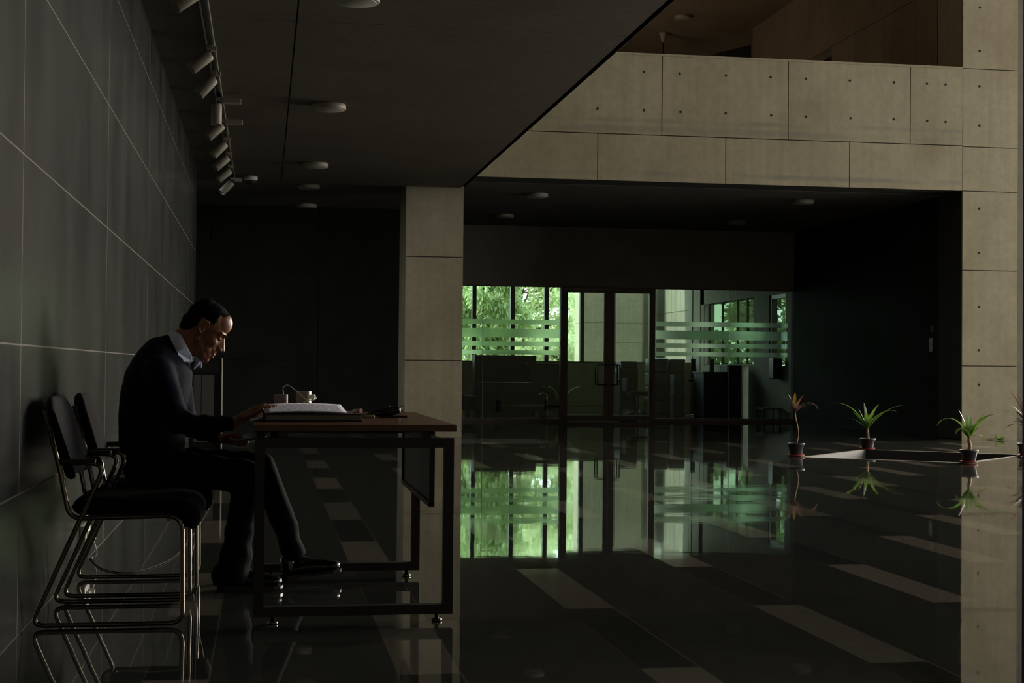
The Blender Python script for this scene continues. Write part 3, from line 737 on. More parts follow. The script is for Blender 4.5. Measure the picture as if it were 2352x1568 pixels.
# black things at the right of the ledger
p = Vector((.535, 6.55, .75))
b = MB()
b.cap((.455, 6.55, .762), (.55, 6.55, .778), .010, .022); b.cap((.55, 6.55, .778), (.575, 6.54, .782), .022, .018); b.cap((.43, 6.52, .757), (.47, 6.55, .766), .006, .01)
for k in range(7): b.ell((.535+.008*k, 6.535+.006*(k % 3), .797-.0012*k*k*.5), (.008, .008, .006))
t = thing('black_pouch', 'glossy black crumpled pouch with a keyring lying right of the ledger', 'pouch', p)
me_ = blob('pouch_body', b, .003, 2); me_.transform(Matrix.Translation(-p)); part('pouch_body', me_, LEATHER, t)
rg = MB().tube([(.60+.012*math.cos(a*.5236), 6.55, .789+.012*math.sin(a*.5236)) for a in range(12)], .0013, n=6, closed=True)
wpart('key_ring', rg, CHROME, t, p); wpart('key_tag', MB().cap((.578, 6.545, .785), (.592, 6.55, .787), .003, .003), LEATHER, t, p)
b = MB().box(.50, .625, 6.55, 6.63, .7502, .758, .003); single('notebook', b, BLACKP, 'thin black pad lying flat under the pouch', 'notebook', Vector((.56, 6.59, .7502)))
b = MB().tube([(.43, 6.50, .7565), (.475, 6.485, .7565)], .006, n=8); single('short_pencil', b, mat('pencil_wood', (.45, .36, .22), .6), 'short pale pencil lying in front of the pouch', 'pencil', Vector((.45, 6.5, .7505)))

# ------------------------------------------------------------ chairs
CB = Vector((-.53, 6.01, 0))
chair = thing('visitor_chair', 'empty black chair with a chrome sled frame, nearest to the camera', 'chair', CB, 0, 'black visitor chairs against the wall')
def side_pts(y):
    a = [(-.79, y, .80), (-.765, y, .708), (-.740, y, .604), (-.709, y, .444), (-.690, y, .402), (-.330, y, .402), (-.291, y, .40), (-.291, y, .012), (-.805, y, .012), (-.80, y, .04), (-.573, y, .602), (-.742, y, .606)]
    return a
for y in (5.725, 6.295):
    s = 1 if y > 6 else -1
    pts = [(-.79, y, .80), (-.735, y, .59), (-.698, y, .402), (-.291, y, .412), (-.286, y, .012), (-.830, y, .012), (-.568, y, .606), (-.735, y, .606)]
    rr = [(0), .03, .05, .06, .05, .05, .06, 0]
    out = [Vector(pts[0])]
    for i in range(1, len(pts)-1):
        out += rnd([pts[i-1], pts[i], pts[i+1]], rr[i])[1:-1]
    out.append(Vector(pts[-1]))
    f = MB().tube(out, .0092, n=12)
    so = wpart('side_frame', f, CHROME, chair, CB)
    ar = MB().box(-.735, -.605, y-.016, y+.016, .606, .622, .005); me_ = ar.mesh('armrest_pad', off=CB); part('armrest_pad', me_, BLACKP, so, 'black armrest pad')
wpart('cross_bar', MB().tube([(-.34, 5.725, .400), (-.34, 6.295, .400)], .010), CHROME, chair, CB)
wpart('cross_bar', MB().tube([(-.66, 5.725, .402), (-.66, 6.295, .402)], .010), CHROME, chair, CB)
def cushion(prof, y0, y1, n=12, bulge=.02):
    """prof: closed outline (x,z) swept across y and pulled in at both ends"""
    s = MB(); cxx = sum(p[0] for p in prof)/len(prof); czz = sum(p[1] for p in prof)/len(prof); rings = []
    for i in range(n+1):
        u = -1+2*i/n; k = (1-abs(u)**7)**.5*.16+.84 if abs(u) < 1 else .80
        rings.append([s.b.verts.new((cxx+(x-cxx)*k, (y0+y1)/2+(y1-y0)/2*math.sin(u*1.5708), czz+(z-czz)*k)) for x, z in prof])
    m = len(prof)
    for A, B in zip(rings, rings[1:]):
        for j in range(m): s.b.faces.new((A[j], A[(j+1) % m], B[(j+1) % m], B[j])).smooth = True
    s.b.faces.new(rings[0]); s.b.faces.new(rings[-1]); return s
seatp = spline([(-.70, .44, 0), (-.66, .475, 0), (-.48, .472, 0), (-.30, .468, 0), (-.235, .44, 0), (-.225, .39, 0), (-.25, .355, 0), (-.285, .385, 0), (-.33, .415, 0), (-.50, .413, 0), (-.66, .413, 0), (-.70, .44, 0)], 4)[:-1]
wpart('seat', cushion([(v.x, v.y) for v in seatp], 5.745, 6.275), FABRIC, chair, CB)
backp = spline([(-.722, .545, 0), (-.705, .56, 0), (-.728, .65, 0), (-.765, .78, 0), (-.782, .838, 0), (-.80, .845, 0), (-.812, .82, 0), (-.795, .74, 0), (-.76, .63, 0), (-.74, .56, 0), (-.722, .545, 0)], 4)[:-1]
def back_mesh():
    s = MB(); prof = [(v.x, v.y) for v in backp]; n = 16; rings = []
    for i in range(n+1):
        u = -1+2*i/n
        w = math.sin(u*1.5708)
        top = .845-.05*abs(w)**4; rings.append([s.b.verts.new((x-.02*(1-w*w)*0+.025*w*w, 6.01+.265*w, .545+(z-.545)*(top-.545)/.30)) for x, z in prof])
    m = len(prof)
    for A, B in zip(rings, rings[1:]):
        for j in range(m): s.b.faces.new((A[j], A[(j+1) % m], B[(j+1) % m], B[j])).smooth = True
    s.b.faces.new(rings[0]); s.b.faces.new(rings[-1]); return s
wpart('backrest', back_mesh(), FABRIC, chair, CB)
copy_thing(chair, CB+Vector((.012, .72, 0)), R(1.5), 'black chair with a chrome sled frame that the man sits on')

# ------------------------------------------------------------ cables by the wall, cabinet
b = MB().tube(spline([(-.845, 7.76, .004), (-.74, 7.35, .004), (-.60, 7.2, .004), (-.48, 7.5, .004), (-.42, 7.95, .004), (-.38, 9.0, .004), (-.35, 10.4, .004)]), .003, n=6)
single('floor_cable', b, CABLED, 'thin dark cable lying in a curve on the floor behind the chairs', 'cable', Vector((-.6, 7.5, 0)))
b = MB().tube(spline([(-.34, 7.3, .004), (-.315, 7.3, .12), (-.30, 7.28, .24), (-.27, 7.25, .36), (-.255, 7.3, .47)]), .0018, n=6)
single('hanging_cable', b, WHITEP, 'thin pale cable rising from the floor beside the man’s seat', 'cable', Vector((-.34, 7.3, 0)))
b = MB().box(XL, XL+.03, 7.40, 7.60, .09, .20, .006)  # made-up box and plug stand in for a patch of light
b.box(XL+.03, XL+.045, 7.44, 7.5, .12, .17, .004)
t = thing('light_patch_box', 'cream box standing for a patch of light low on the stone wall, behind the chair legs', 'light patch', Vector((XL, 7.5, .09)))
wpart('patch_plate', b, WHITEP, t, Vector((XL, 7.5, .09)))
wpart('patch_plug', MB().box(XL+.03, XL+.06, 7.53, 7.57, .12, .16, .005).tube(spline([(XL+.05, 7.55, .12), (XL+.06, 7.6, .05), (XL+.03, 7.7, .006), (-.835, 7.78, .005)]), .003, n=6), WHITEP, t, Vector((XL, 7.5, .09)))
q = Vector((-.66, 18.35, 0))
t = thing('steel_cabinet', 'low dark steel cabinet with two pale lower doors by the stone wall behind the man', 'cabinet', q)
c0, c1, zz = -.835, -.492, 1.06
wpart('cabinet_body', MB().box(c0, c1, 18.22, 18.6, .0, zz, .004), METALB, t, q)
wpart('drawer_front', MB().box(c0+.02, -.665, 18.19, 18.215, .88, 1.03, .002), METALB, t, q); wpart('drawer_front', MB().box(-.66, c1-.02, 18.19, 18.215, .88, 1.03, .002), METALB, t, q)
DOORM = mat('door_panel_grey', (.10, .09, .075), .6)
wpart('door', MB().box(c0+.02, -.728, 18.19, 18.215, .06, .86, .002), DOORM, t, q); wpart('door', MB().box(-.722, -.575, 18.19, 18.215, .06, .86, .002), DOORM, t, q)
wpart('lit_edge', MB().box(c1, c1+.007, 18.18, 18.6, .0, zz, .001), mat('edge_highlight', (.6, .55, .48), .35, metal=.5), t, q)  # pale strip puts the highlight of the lit edge into the colour

# ------------------------------------------------------------ potted plants
def pot(loc, r, h, name, label, group='potted plants at the corners of the sunken bed'):
    t = thing(name, label, 'potted plant', loc, 0, group)
    s = part('saucer', MB().lathe([(r*.86, 0), (r*1.02, .016), (r*1.0, .018), (r*.84, .006)], n=32), REDP, t, 'red saucer')
    part('pot', MB().lathe([(r*.70, .006), (r*.72, .012), (r*.93, h-.022), (r*1.05, h-.02), (r*1.06, h), (r*.96, h), (r*.92, h-.03)], n=32), POTM, t)
    part('soil', MB().lathe([(r*.90, h-.035), (r*.9, h-.03)], n=24), SOIL, t)
    return t
def leaf(mbx, base, az, L, el, droop, w, n=12, twist=0):
    """strap leaf: starts at base heading az at elevation el and bends down by droop"""
    p = Vector(base); e = R(el); ds = L/n; left, right, midl = [], [], []
    side = Vector((-math.sin(R(az)), math.cos(R(az)), 0))
    for i in range(n+1):
        t = i/n; ww = 1.3*w*(min(1, t*4+.25))*(1-t**2.5)**.8+.0006
        d = Vector((math.cos(R(az))*math.cos(e), math.sin(R(az))*math.cos(e), math.sin(e)))
        up = side.cross(d)
        sd = (side*math.cos(twist*t) + up*math.sin(twist*t))
        midl.append(mbx.b.verts.new(p-up*ww*.25*-1*0 - up*ww*.18)); left.append(mbx.b.verts.new(p+sd*ww)); right.append(mbx.b.verts.new(p-sd*ww))
        p = p+d*ds; e -= R(droop)/n*(.4+1.2*t)
    for i in range(n):
        for A, B in ((left, midl), (midl, right)):
            f = mbx.b.faces.new((A[i], A[i+1], B[i+1], B[i])); f.smooth = True; f.material_index = mbx.m
def leafpart(parent, m, *leaves):
    for lf in leaves:
        s = MB(); leaf(s, *lf); me = s.mesh('leaf', recalc=False); part('leaf', me, m, parent)
# plant with palm-like green leaves, middle of the far side
t = pot((7.37, 17.60, .006), .094, .135, 'dracaena', 'green strap-leaved plant in a black pot at the far corner of the sunken bed')
part('stem', MB().tube(spline([(0, 0, .10), (.004, 0, .16), (0, 0, .22), (.005, 0, .26)]), .016, rs=[.018]*6+[.016]*6+[.012]*7), TRUNKP, t)
leafpart(t, LEAFP, ((.0, 0, .25), 175, .62, 62, 88, .026), ((0, 0, .25), 190, .30, 52, 22, .022), ((0, 0, .25), 170, .24, 42, 30, .020), ((0, 0, .26), 110, .32, 82, 12, .022), ((0, 0, .26), 20, .36, 72, 44, .024),
         ((.0, 0, .25), 5, .50, 58, 92, .028), ((0, 0, .25), -10, .62, 52, 66, .022), ((0, 0, .25), -60, .30, 62, 60, .024), ((0, 0, .25), 240, .32, 60, 60, .024), ((0, 0, .26), 150, .27, 68, 10, .018), ((0, 0, .24), 60, .30, 66, 70, .024))
# front corner plant
t = pot((7.40, 14.96, .006), .094, .138, 'dracaena', 'green plant with one leaf arching right, potted in front of the right pillar')
part('stem', MB().tube(spline([(0, 0, .10), (.012, 0, .17), (.0, 0, .24), (.002, 0, .285)]), .02, rs=[.023]*6+[.019]*6+[.014]*7), TRUNKP, t)
leafpart(t, LEAFP, ((0, 0, .27), 182, .50, 66, 150, .024), ((0, 0, .26), 215, .34, 52, 130, .030), ((0, 0, .28), 100, .25, 86, 8, .030), ((0, 0, .28), 8, .52, 58, 96, .032), ((0, 0, .28), -4, .30, 60, 16, .024), ((0, 0, .27), 20, .20, 48, 50, .02),
         ((0, 0, .28), 150, .30, 76, 20, .014), ((0, 0, .27), 60, .28, 70, 60, .024), ((0, 0, .27), -80, .26, 66, 70, .024))
leafpart(t, LEAFY, ((.02, -.02, .28), -5, .20, 18, 120, .022))
# purple plant, near-left corner
t = pot((5.93, 16.19, .006), .092, .145, 'cordyline', 'brown-leaved plant on a thin bent stem, leftmost of the potted plants')
part('stem', MB().tube(spline([(0, 0, .10), (.012, 0, .16), (.028, 0, .24), (.018, 0, .33), (-.004, 0, .42), (-.015, 0, .50), (-.012, 0, .54)]), .006), TRUNKP, t)
leafpart(t, LEAFD, ((-.012, 0, .50), 175, .24, 68, 60, .022), ((-.012, 0, .52), 150, .20, 74, 30, .022), ((-.012, 0, .5), 185, .24, 40, 70, .016), ((-.012, 0, .5), 5, .36, 52, 150, .015), ((-.012, 0, .48), -10, .30, 50, 100, .013), ((-.012, 0, .5), 30, .26, 66, 50, .012), ((-.012, 0, .49), 250, .22, 60, 80, .018), ((-.012, 0, .49), 300, .20, 50, 90, .016), ((-.012, 0, .5), 70, .2, 60, 70, .016))
leafpart(t, LEAFY, ((-.012, .02, .52), 60, .20, 84, 6, .018))
t = pot((8.70, 16.15, .006), .10, .145, 'cordyline', 'dark-leaved plant in a black pot at the right edge of the photo, half cut off')
part('stem', MB().tube(spline([(0, 0, .10), (-.006, 0, .2), (0, 0, .3), (0, 0, .38)]), .009), TRUNKP, t)
DL = leafmat('dark_purple_leaf', (.035, .016, .016), (.05, .02, .02), .65)
leafpart(t, DL, ((0, 0, .38), 176, .34, 58, 110, .024), ((0, 0, .36), 182, .30, 36, 60, .026), ((0, 0, .38), 170, .42, 72, 30, .020), ((0, 0, .38), 110, .34, 78, 20, .028), ((0, 0, .36), 200, .24, 24, 50, .022), ((0, 0, .38), 10, .34, 60, 100, .024), ((0, 0, .37), 250, .28, 60, 80, .024), ((0, 0, .34), 190, .30, 20, 70, .02), ((0, 0, .37), -30, .3, 60, 80, .024), ((0, 0, .38), 150, .28, 64, 50, .026), ((0, 0, .38), 60, .3, 60, 70, .024))
# weed at the foot of the pillar
b = MB()
for k in range(16): leaf(b, (10.38+random.uniform(-.05, .05), 20.02+random.uniform(-.03, .03), .003), random.uniform(0, 360), random.uniform(.05, .14), random.uniform(20, 70), 70, .012, 6)
me_ = b.mesh('small_weed', off=(10.38, 20.02, 0), recalc=False); me_.materials.append(LEAFP)
o = bpy.data.objects.new('small_weed', me_); col.objects.link(o); o.location = (10.38, 20.02, 0); tag(o, 'small green weed on the floor at the foot of the right pillar', 'weed')

# ------------------------------------------------------------ lobby furniture
def base_of(*a): return Vector(a)
p = base_of(5.05, 31.6, 0)
t = thing('storage_cupboard', 'tall wide dark cupboard behind the left glass panes, taller than the desk before it', 'cupboard', p)
wpart('carcass', MB().box(4.42, 5.74, 31.5, 31.95, .04, 1.24, .005), DARKF, t, p); wpart('plinth', MB().box(4.44, 5.72, 31.52, 31.93, 0, .04), BLACKP, t, p)
for x0, x1 in ((4.43, 5.075), (5.085, 5.73)): d = wpart('door', MB().box(x0, x1, 31.48, 31.5, .05, 1.22, .003), DARKF, t, p)
p = base_of(5.8, 31.2, 0)
t = thing('office_desk', 'dark high-sided desk right of the tall cupboard, behind the glass beside the door', 'desk', p)
wpart('desktop', MB().box(5.46, 6.30, 30.9, 31.45, 1.045, 1.07, .003), DARKF, t, p); wpart('side_panel', MB().box(5.48, 5.50, 30.92, 31.43, 0, 1.045), DARKF, t, p)
wpart('side_panel', MB().box(6.26, 6.28, 30.92, 31.43, 0, 1.045), DARKF, t, p); wpart('front_panel', MB().box(5.50, 6.26, 30.93, 30.95, .05, 1.045), DARKF, t, p)
p = base_of(4.85, 30.1, 0)
t = thing('low_counter', 'low dark counter in front of the tall cupboard behind the left glass', 'counter', p)
wpart('counter_body', MB().box(4.33, 5.35, 29.95, 30.35, 0, .66, .004), DARKF, t, p); wpart('counter_side', MB().box(4.30, 4.33, 29.93, 30.37, 0, .68, .003), BLUEB, t, p); wpart('counter_top', MB().box(4.33, 5.37, 29.93, 30.37, .66, .68, .003), DARKF, t, p)
for n, (x0, x1, y0, z1) in enumerate(((3.78, 4.13, 30.9, .42), (4.16, 4.50, 30.8, .385))):
    p = base_of((x0+x1)/2, y0+.2, 0)
    t = thing('low_stool', ['low dark upholstered stool beside the concrete column, seen through the glass', 'low dark upholstered stool between the column and the low counter'][n], 'stool', p, 0, 'low stools behind the glass')
    wpart('cushion', MB().box(x0, x1, y0, y0+.36, .1, z1, .02), FABRIC, t, p)
    for a in (x0+.03, x1-.06):
        for c in (y0+.02, y0+.30): wpart('leg', MB().box(a, a+.03, c, c+.03, 0, .1), CHROME, t, p)
p = base_of(5.19, 27.75, 0)
t = thing('waste_bin', 'slim dark cylindrical bin just behind the glass left of the door', 'bin', p)
part('bin_body', MB().lathe([(.075, 0), (.08, .02), (.085, .44), (.08, .45)]), METALB, t); part('bin_lid', MB().lathe([(.087, .45), (.08, .48), (.03, .505), (.01, .51)]), DARKF, t)
p = base_of(7.64, 31.2, 0)
t = thing('photocopier', 'dark office photocopier seen through the right door leaf', 'photocopier', p)
wpart('copier_body', MB().box(7.45, 7.84, 31.0, 31.5, .12, .92, .01), BLACKP, t, p); wpart('copier_lid', MB().box(7.47, 7.83, 31.02, 31.5, .98, 1.13, .015), DARKF, t, p)
wpart('scanner_bed', MB().box(7.45, 7.84, 31.0, 31.5, .92, .98, .006), BLUEB, t, p)
wpart('output_tray', MB().box(7.33, 7.46, 31.05, 31.4, .72, .74, .004), BLACKP, t, p)
for x in (7.48, 7.80): wpart('castor', MB().box(x-.02, x+.02, 31.05, 31.45, 0, .12, .004), BLACKP, t, p)
p = base_of(7.72, 30.4, 0)
t = thing('office_chair', 'dark low office chair in front of the photocopier', 'chair', p)
wpart('seat', MB().box(7.50, 7.86, 30.2, 30.6, .42, .50, .02), FABRIC, t, p); wpart('backrest', MB().box(7.40, 7.50, 30.2, 30.6, .5, .78, .02), FABRIC, t, p)
wpart('gas_column', MB().tube([(7.68, 30.4, .1), (7.68, 30.4, .42)], .025), METALB, t, p)
st = MB()
for k in range(5): a = k*1.2566; st.tube([(7.68, 30.4, .10), (7.68+.24*math.cos(a), 30.4+.24*math.sin(a), .045)], .018)
wpart('star_base', st, METALB, t, p)
for k in range(5): a = k*1.2566; wpart('castor', MB().ell((7.68+.25*math.cos(a), 30.4+.25*math.sin(a), .025), (.025, .025, .025), sub=2), BLACKP, t, p)
p = base_of(8.02, 31.0, 0)
t = thing('water_bottle', 'green plastic bottle on the lobby floor right of the photocopier', 'bottle', p)
part('bottle_body', MB().lathe([(.05, 0), (.058, .02), (.058, .24), (.03, .32), (.022, .34)]), mat('bottle_green', (.08, .28, .12), .3), t); part('bottle_cap', MB().lathe([(.026, .34), (.026, .37)]), WHITEP, t)
p = base_of(5.85, 29.4, 0)
t = pot((5.85, 29.4, 0), .10, .14, 'palm_plant', 'dim potted palm behind the lower glass of the left door leaf', None)
part('stem', MB().tube([(0, 0, .10), (0, 0, .22)], .012), TRUNKP, t)
leafpart(t, LEAFP, *[((0, 0, .2), a, .62, 70, 75, .014) for a in (10, 60, 120, 175, 230, 290, 340)])

def rounded_box(x0, x1, y0, y1, z0, z1, r): return MB().box(x0, x1, y0, y1, z0, z1, r)
# wrapped bundles right of the door
for n, (x0, x1, z1, s) in enumerate(((8.24, 8.62, 1.20, 'tall dark cushion stack right beside the door, behind the right glass'), (8.64, 9.0, 1.19, 'tall dark sofa cushion stack, second from the door on the right'))):
    p = base_of((x0+x1)/2, 31.7, 0)
    t = thing('cushion_stack', s, 'cushion stack', p, 0, 'stacked seat cushions behind the right glass')
    for k in range(4): wpart('cushion', MB().box(x0+.01*(k % 2), x1-.012*((k+1) % 2), 31.4, 32.0, z1*k/4, z1*(k+1)/4, .03), DARKF if k != 3 else mat('wrap_dark%d' % n, (.06, .06, .058), .3), t, p)
p = base_of(8.51, 30.4, 0)
t = thing('plastic_crate', 'blue-green plastic crate stacked high in front of the dark cushion stacks', 'crate', p, 0, 'blue crates behind the right glass')
wpart('crate_body', MB().box(8.42, 8.62, 30.25, 30.55, .46, .82, .01), mat('crate_blue', (.05, .13, .15), .5, noise=.5, nscale=9), t, p); wpart('crate_rim', MB().box(8.41, 8.63, 30.24, 30.56, .82, .86, .006), mat('crate_rim_blue', (.03, .10, .14), .4), t, p)
p = base_of(8.51, 30.4, 0)
t = thing('plastic_crate', 'dark blue plastic crate on the lobby floor under the blue-green one', 'crate', p, 0, 'blue crates behind the right glass')
wpart('crate_body', MB().box(8.42, 8.60, 30.25, 30.55, .0, .42, .01), mat('crate_navy', (.018, .04, .06), .5), t, p); wpart('crate_rim', MB().box(8.41, 8.61, 30.24, 30.56, .42, .458, .006), BLUEB, t, p)
p = base_of(9.1, 29.8, 0)
t = thing('reception_counter', 'large dark counter with chrome fittings behind the right glass', 'counter', p)
wpart('counter_body', MB().box(8.82, 9.28, 29.45, 30.2, 0, .90, .01), DARKF, t, p); wpart('counter_top', MB().box(8.80, 9.30, 29.43, 30.22, .90, .93, .004), METALB, t, p)
for x in (8.86, 8.94, 9.06): wpart('fitting', MB().ell((x, 29.44, .80), (.012, .012, .012), sub=2), CHROME, t, p)
p = base_of(9.45, 29.7, 0)
t = thing('filing_cabinet', 'black filing cabinet standing between the dark counter and the side window of the lobby', 'cabinet', p)
wpart('cabinet_body', MB().box(9.31, 9.62, 29.45, 29.95, 0, 1.06, .006), METALB, t, p)
for k in range(3): dr = wpart('drawer', MB().box(9.32, 9.61, 29.435, 29.45, .04+.34*k, .36+.34*k, .003), METALB, t, p); h = MB().box(9.42, 9.50, 29.42, 29.435, .26+.34*k, .275+.34*k); me_ = h.mesh('drawer_handle', off=p); part('drawer_handle', me_, CHROME, dr)
for n, (x, s) in enumerate(((8.95, 'left of two dark chair backs rising above the dark lobby counter'), (9.36, 'right of two dark chair backs rising above the dark lobby counter'))):
    p = base_of(x, 30.55, 0); t = thing('bar_stool', s, 'stool', p, 0, 'stools behind the lobby counter')
    part('seat', MB().lathe([(.14, .72), (.15, .76), (.02, .78)]), FABRIC, t); part('backrest', MB().box(-.05, .05, .1, .13, .78, 1.2, .01), METALB, t)
    part('pole', MB().tube([(0, 0, .02), (0, 0, .72)], .02), CHROME, t); part('base', MB().lathe([(.18, 0), (.17, .015), (.03, .03)]), METALB, t)
p = base_of(9.55, 27.6, 0)
t = thing('side_table', 'low side table with papers just behind the right end of the glass', 'table', p)
wpart('table_top', MB().box(9.36, 9.76, 27.35, 27.85, .225, .245, .003), FRAMEM, t, p)
for x in (9.39, 9.71):
    for y in (27.38, 27.80): wpart('leg', MB().box(x, x+.02, y, y+.02, 0, .225), METALB, t, p)
b = sheet(9.42, 9.56, 27.4, 27.55, lambda a, c: .249+.02*a*(1-a)+.01*c)
single('crumpled_paper', b, PAPERE, 'pale crumpled paper on the low side table behind the glass', 'paper', Vector((9.49, 27.47, .246)))
# wall-hung phone and dark bag at the right end
b = MB().box(9.60, 9.79, 27.48, 27.74, .80, 1.20, .02); 
single('wall_box', b, BLACKP, 'black box mounted on the lobby side wall beside the narrow window', 'wall box', Vector((9.79, 27.6, .8)))

# ------------------------------------------------------------ trees
def tree(name, label, x, y, h, r, nleaf, lm, ls=(.16, .05), z0=.4, seed=0, hang=0, group='trees and shrubs outside the lobby windows'):
    rg = random.Random(seed); p = Vector((x, y, -.02)); t = thing(name, label, 'tree', p, 0, group)
    b = MB(); b.tube(spline([(0, 0, -.05), (.08, .05, h*.3), (-.05, .1, h*.55), (.05, 0, h*.8)]), .07, rs=[.10]*6+[.08]*6+[.055]*7, n=8)
    tips = []
    for k in range(14):
        a = rg.uniform(0, 6.28); zz = h*rg.uniform(.12, .75); L = r*rg.uniform(.6, 1.05)
        e = (L*math.cos(a), L*math.sin(a), zz+L*rg.uniform(.1, .7)); tips.append(e)
        b.tube(spline([(0, 0, zz), (e[0]*.5, e[1]*.5, zz+(e[2]-zz)*.35), e], 4), .02, rs=[.035]*4+[.022]*4+[.008], n=6)
    part('trunk', b, LBARK, t)
    clumps = [(rg.gauss(0, r*.45), rg.gauss(0, r*.40), z0+(h-z0)*rg.random()**.9, rg.uniform(.25, .6)*min(1, r)) for _ in range(42)] + [(e[0], e[1], e[2], .35) for e in tips]
    verts, faces = [], []
    for _ in range(nleaf):
        c = rg.choice(clumps); v = Vector((rg.gauss(0, 1), rg.gauss(0, 1), rg.gauss(0, .8))); v = v.normalized()*c[3]*rg.random()**.4
        q = Vector((c[0], c[1], max(.05, c[2])))+v
        if q.z < .02: q.z = .05
        d = Vector((rg.gauss(0, 1), rg.gauss(0, 1), rg.gauss(-hang, .6))).normalized(); n = d.cross(Vector((rg.gauss(0, 1), rg.gauss(0, 1), rg.gauss(0, 1)))).normalized()
        L = ls[0]*rg.uniform(.6, 1.3); w = ls[1]*rg.uniform(.7, 1.2); i = len(verts)
        verts += [q, q+d*L*.45+n*w, q+d*L, q+d*L*.45-n*w]; faces.append((i, i+1, i+2, i+3))
    me = bpy.data.meshes.new('foliage'); me.from_pydata([tuple(v) for v in verts], [], faces); part('foliage', me, lm, t, kind='stuff')
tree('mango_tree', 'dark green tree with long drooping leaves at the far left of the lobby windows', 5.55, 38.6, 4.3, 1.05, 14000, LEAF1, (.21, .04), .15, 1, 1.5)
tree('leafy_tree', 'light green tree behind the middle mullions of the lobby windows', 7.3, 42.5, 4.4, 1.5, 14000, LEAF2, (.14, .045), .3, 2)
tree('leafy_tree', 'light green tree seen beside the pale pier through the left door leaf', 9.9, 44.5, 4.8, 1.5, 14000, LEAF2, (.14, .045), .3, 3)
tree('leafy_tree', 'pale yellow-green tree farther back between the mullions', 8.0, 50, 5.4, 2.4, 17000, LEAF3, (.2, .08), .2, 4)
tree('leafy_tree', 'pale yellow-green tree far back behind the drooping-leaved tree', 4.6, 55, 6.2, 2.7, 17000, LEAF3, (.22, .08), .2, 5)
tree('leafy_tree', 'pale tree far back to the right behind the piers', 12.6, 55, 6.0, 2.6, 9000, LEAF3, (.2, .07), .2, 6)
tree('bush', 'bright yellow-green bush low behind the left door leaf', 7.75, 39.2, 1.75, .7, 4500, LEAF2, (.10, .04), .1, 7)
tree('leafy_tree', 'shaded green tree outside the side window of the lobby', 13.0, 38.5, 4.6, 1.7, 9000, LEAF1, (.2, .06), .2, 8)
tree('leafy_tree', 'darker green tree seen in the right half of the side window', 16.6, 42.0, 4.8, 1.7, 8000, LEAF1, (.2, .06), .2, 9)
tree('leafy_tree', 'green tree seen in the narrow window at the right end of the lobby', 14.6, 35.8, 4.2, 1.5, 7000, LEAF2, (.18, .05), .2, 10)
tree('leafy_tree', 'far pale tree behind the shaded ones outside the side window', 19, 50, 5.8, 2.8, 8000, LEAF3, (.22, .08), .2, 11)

# ------------------------------------------------------------ the man
PB = Vector((-.40, 6.72, 0))
man = thing('person', 'man in a navy jumper, seated and bent over papers at the table', 'person', PB)
YM = 6.72
HC = Vector((-.256, YM, 1.135)); th = R(35)
HF = Vector((math.cos(th), 0, -math.sin(th))); HS = Vector((0, 1, 0)); HU = Vector((math.sin(th), 0, math.cos(th)))
HM = Matrix(((HF.x, HS.x, HU.x, HC.x), (HF.y, HS.y, HU.y, HC.y), (HF.z, HS.z, HU.z, HC.z), (0, 0, 0, 1)))
HR = HM.to_3x3().to_4x4()
def hp(f, s, u): return HM @ Vector((f, s, u))
def he(b, c, r): b.ell(hp(*c), r, HR)
def hc(b, a, c, ra, rb): b.cap(hp(*a), hp(*c), ra, rb)
b = MB()
he(b, (-.004, 0, .036), (.097, .074, .082)); he(b, (-.040, 0, .052), (.052, .066, .062)); he(b, (.042, 0, .055), (.056, .060, .055))
he(b, (.040, 0, -.025), (.056, .058, .068)); he(b, (.035, 0, -.075), (.052, .048, .042)); he(b, (.080, 0, -.108), (.020, .024, .018))
for s in (-1, 1):
    he(b, (.060, s*.044, -.028), (.026, .020, .024)); hc(b, (.006, s*.047, -.055), (.072, s*.022, -.104), .018, .015)
    hc(b, (.0955, s*.008, .021), (.078, s*.048, .020), .0075, .008)
    he(b, (.083, s*.031, -.001), (.013, .015, .010))
    he(b, (.108, s*.0155, -.041), (.013, .009, .009))
    # ear: rim, lobe and inner plate
    e0 = -.004
    rim = [(e0+.016, s*.074, .004), (e0+.018, s*.080, .020), (e0+.008, s*.087, .031), (e0-.008, s*.090, .028), (e0-.016, s*.090, .012), (e0-.014, s*.087, -.006), (e0-.006, s*.082, -.022), (e0+.004, s*.077, -.032)]
    for q0, q1 in zip(rim, rim[1:]): hc(b, q0, q1, .0042, .0042)
    he(b, (e0+.003, s*.075, -.002), (.012, .006, .026)); he(b, (e0+.003, s*.077, -.028), (.008, .005, .008))
hc(b, (.094, 0, .004), (.113, 0, -.032), .009, .0145); he(b, (.120, 0, -.036), (.0125, .0135, .0105)); hc(b, (.088, 0, -.005), (.098, 0, -.040), .014, .020)
he(b, (.088, 0, -.060), (.018, .030, .020)); he(b, (.078, 0, -.088), (.024, .034, .036)); he(b, (.058, 0, -.07), (.036, .046, .034)); hc(b, (.100, -.016, -.0745), (.100, .016, -.0745), .0075, .0075); hc(b, (.099, -.014, -.086), (.099, .014, -.086), .0082, .0082)
# neck
b.cap(hp(-.034, 0, -.035), (-.385, YM, 1.035), .056, .060); b.cap((-.385, YM, 1.035), (-.44, YM, .96), .058, .07)
b.cap(hp(.0, 0, -.07), (-.355, YM, 1.015), .040, .045)
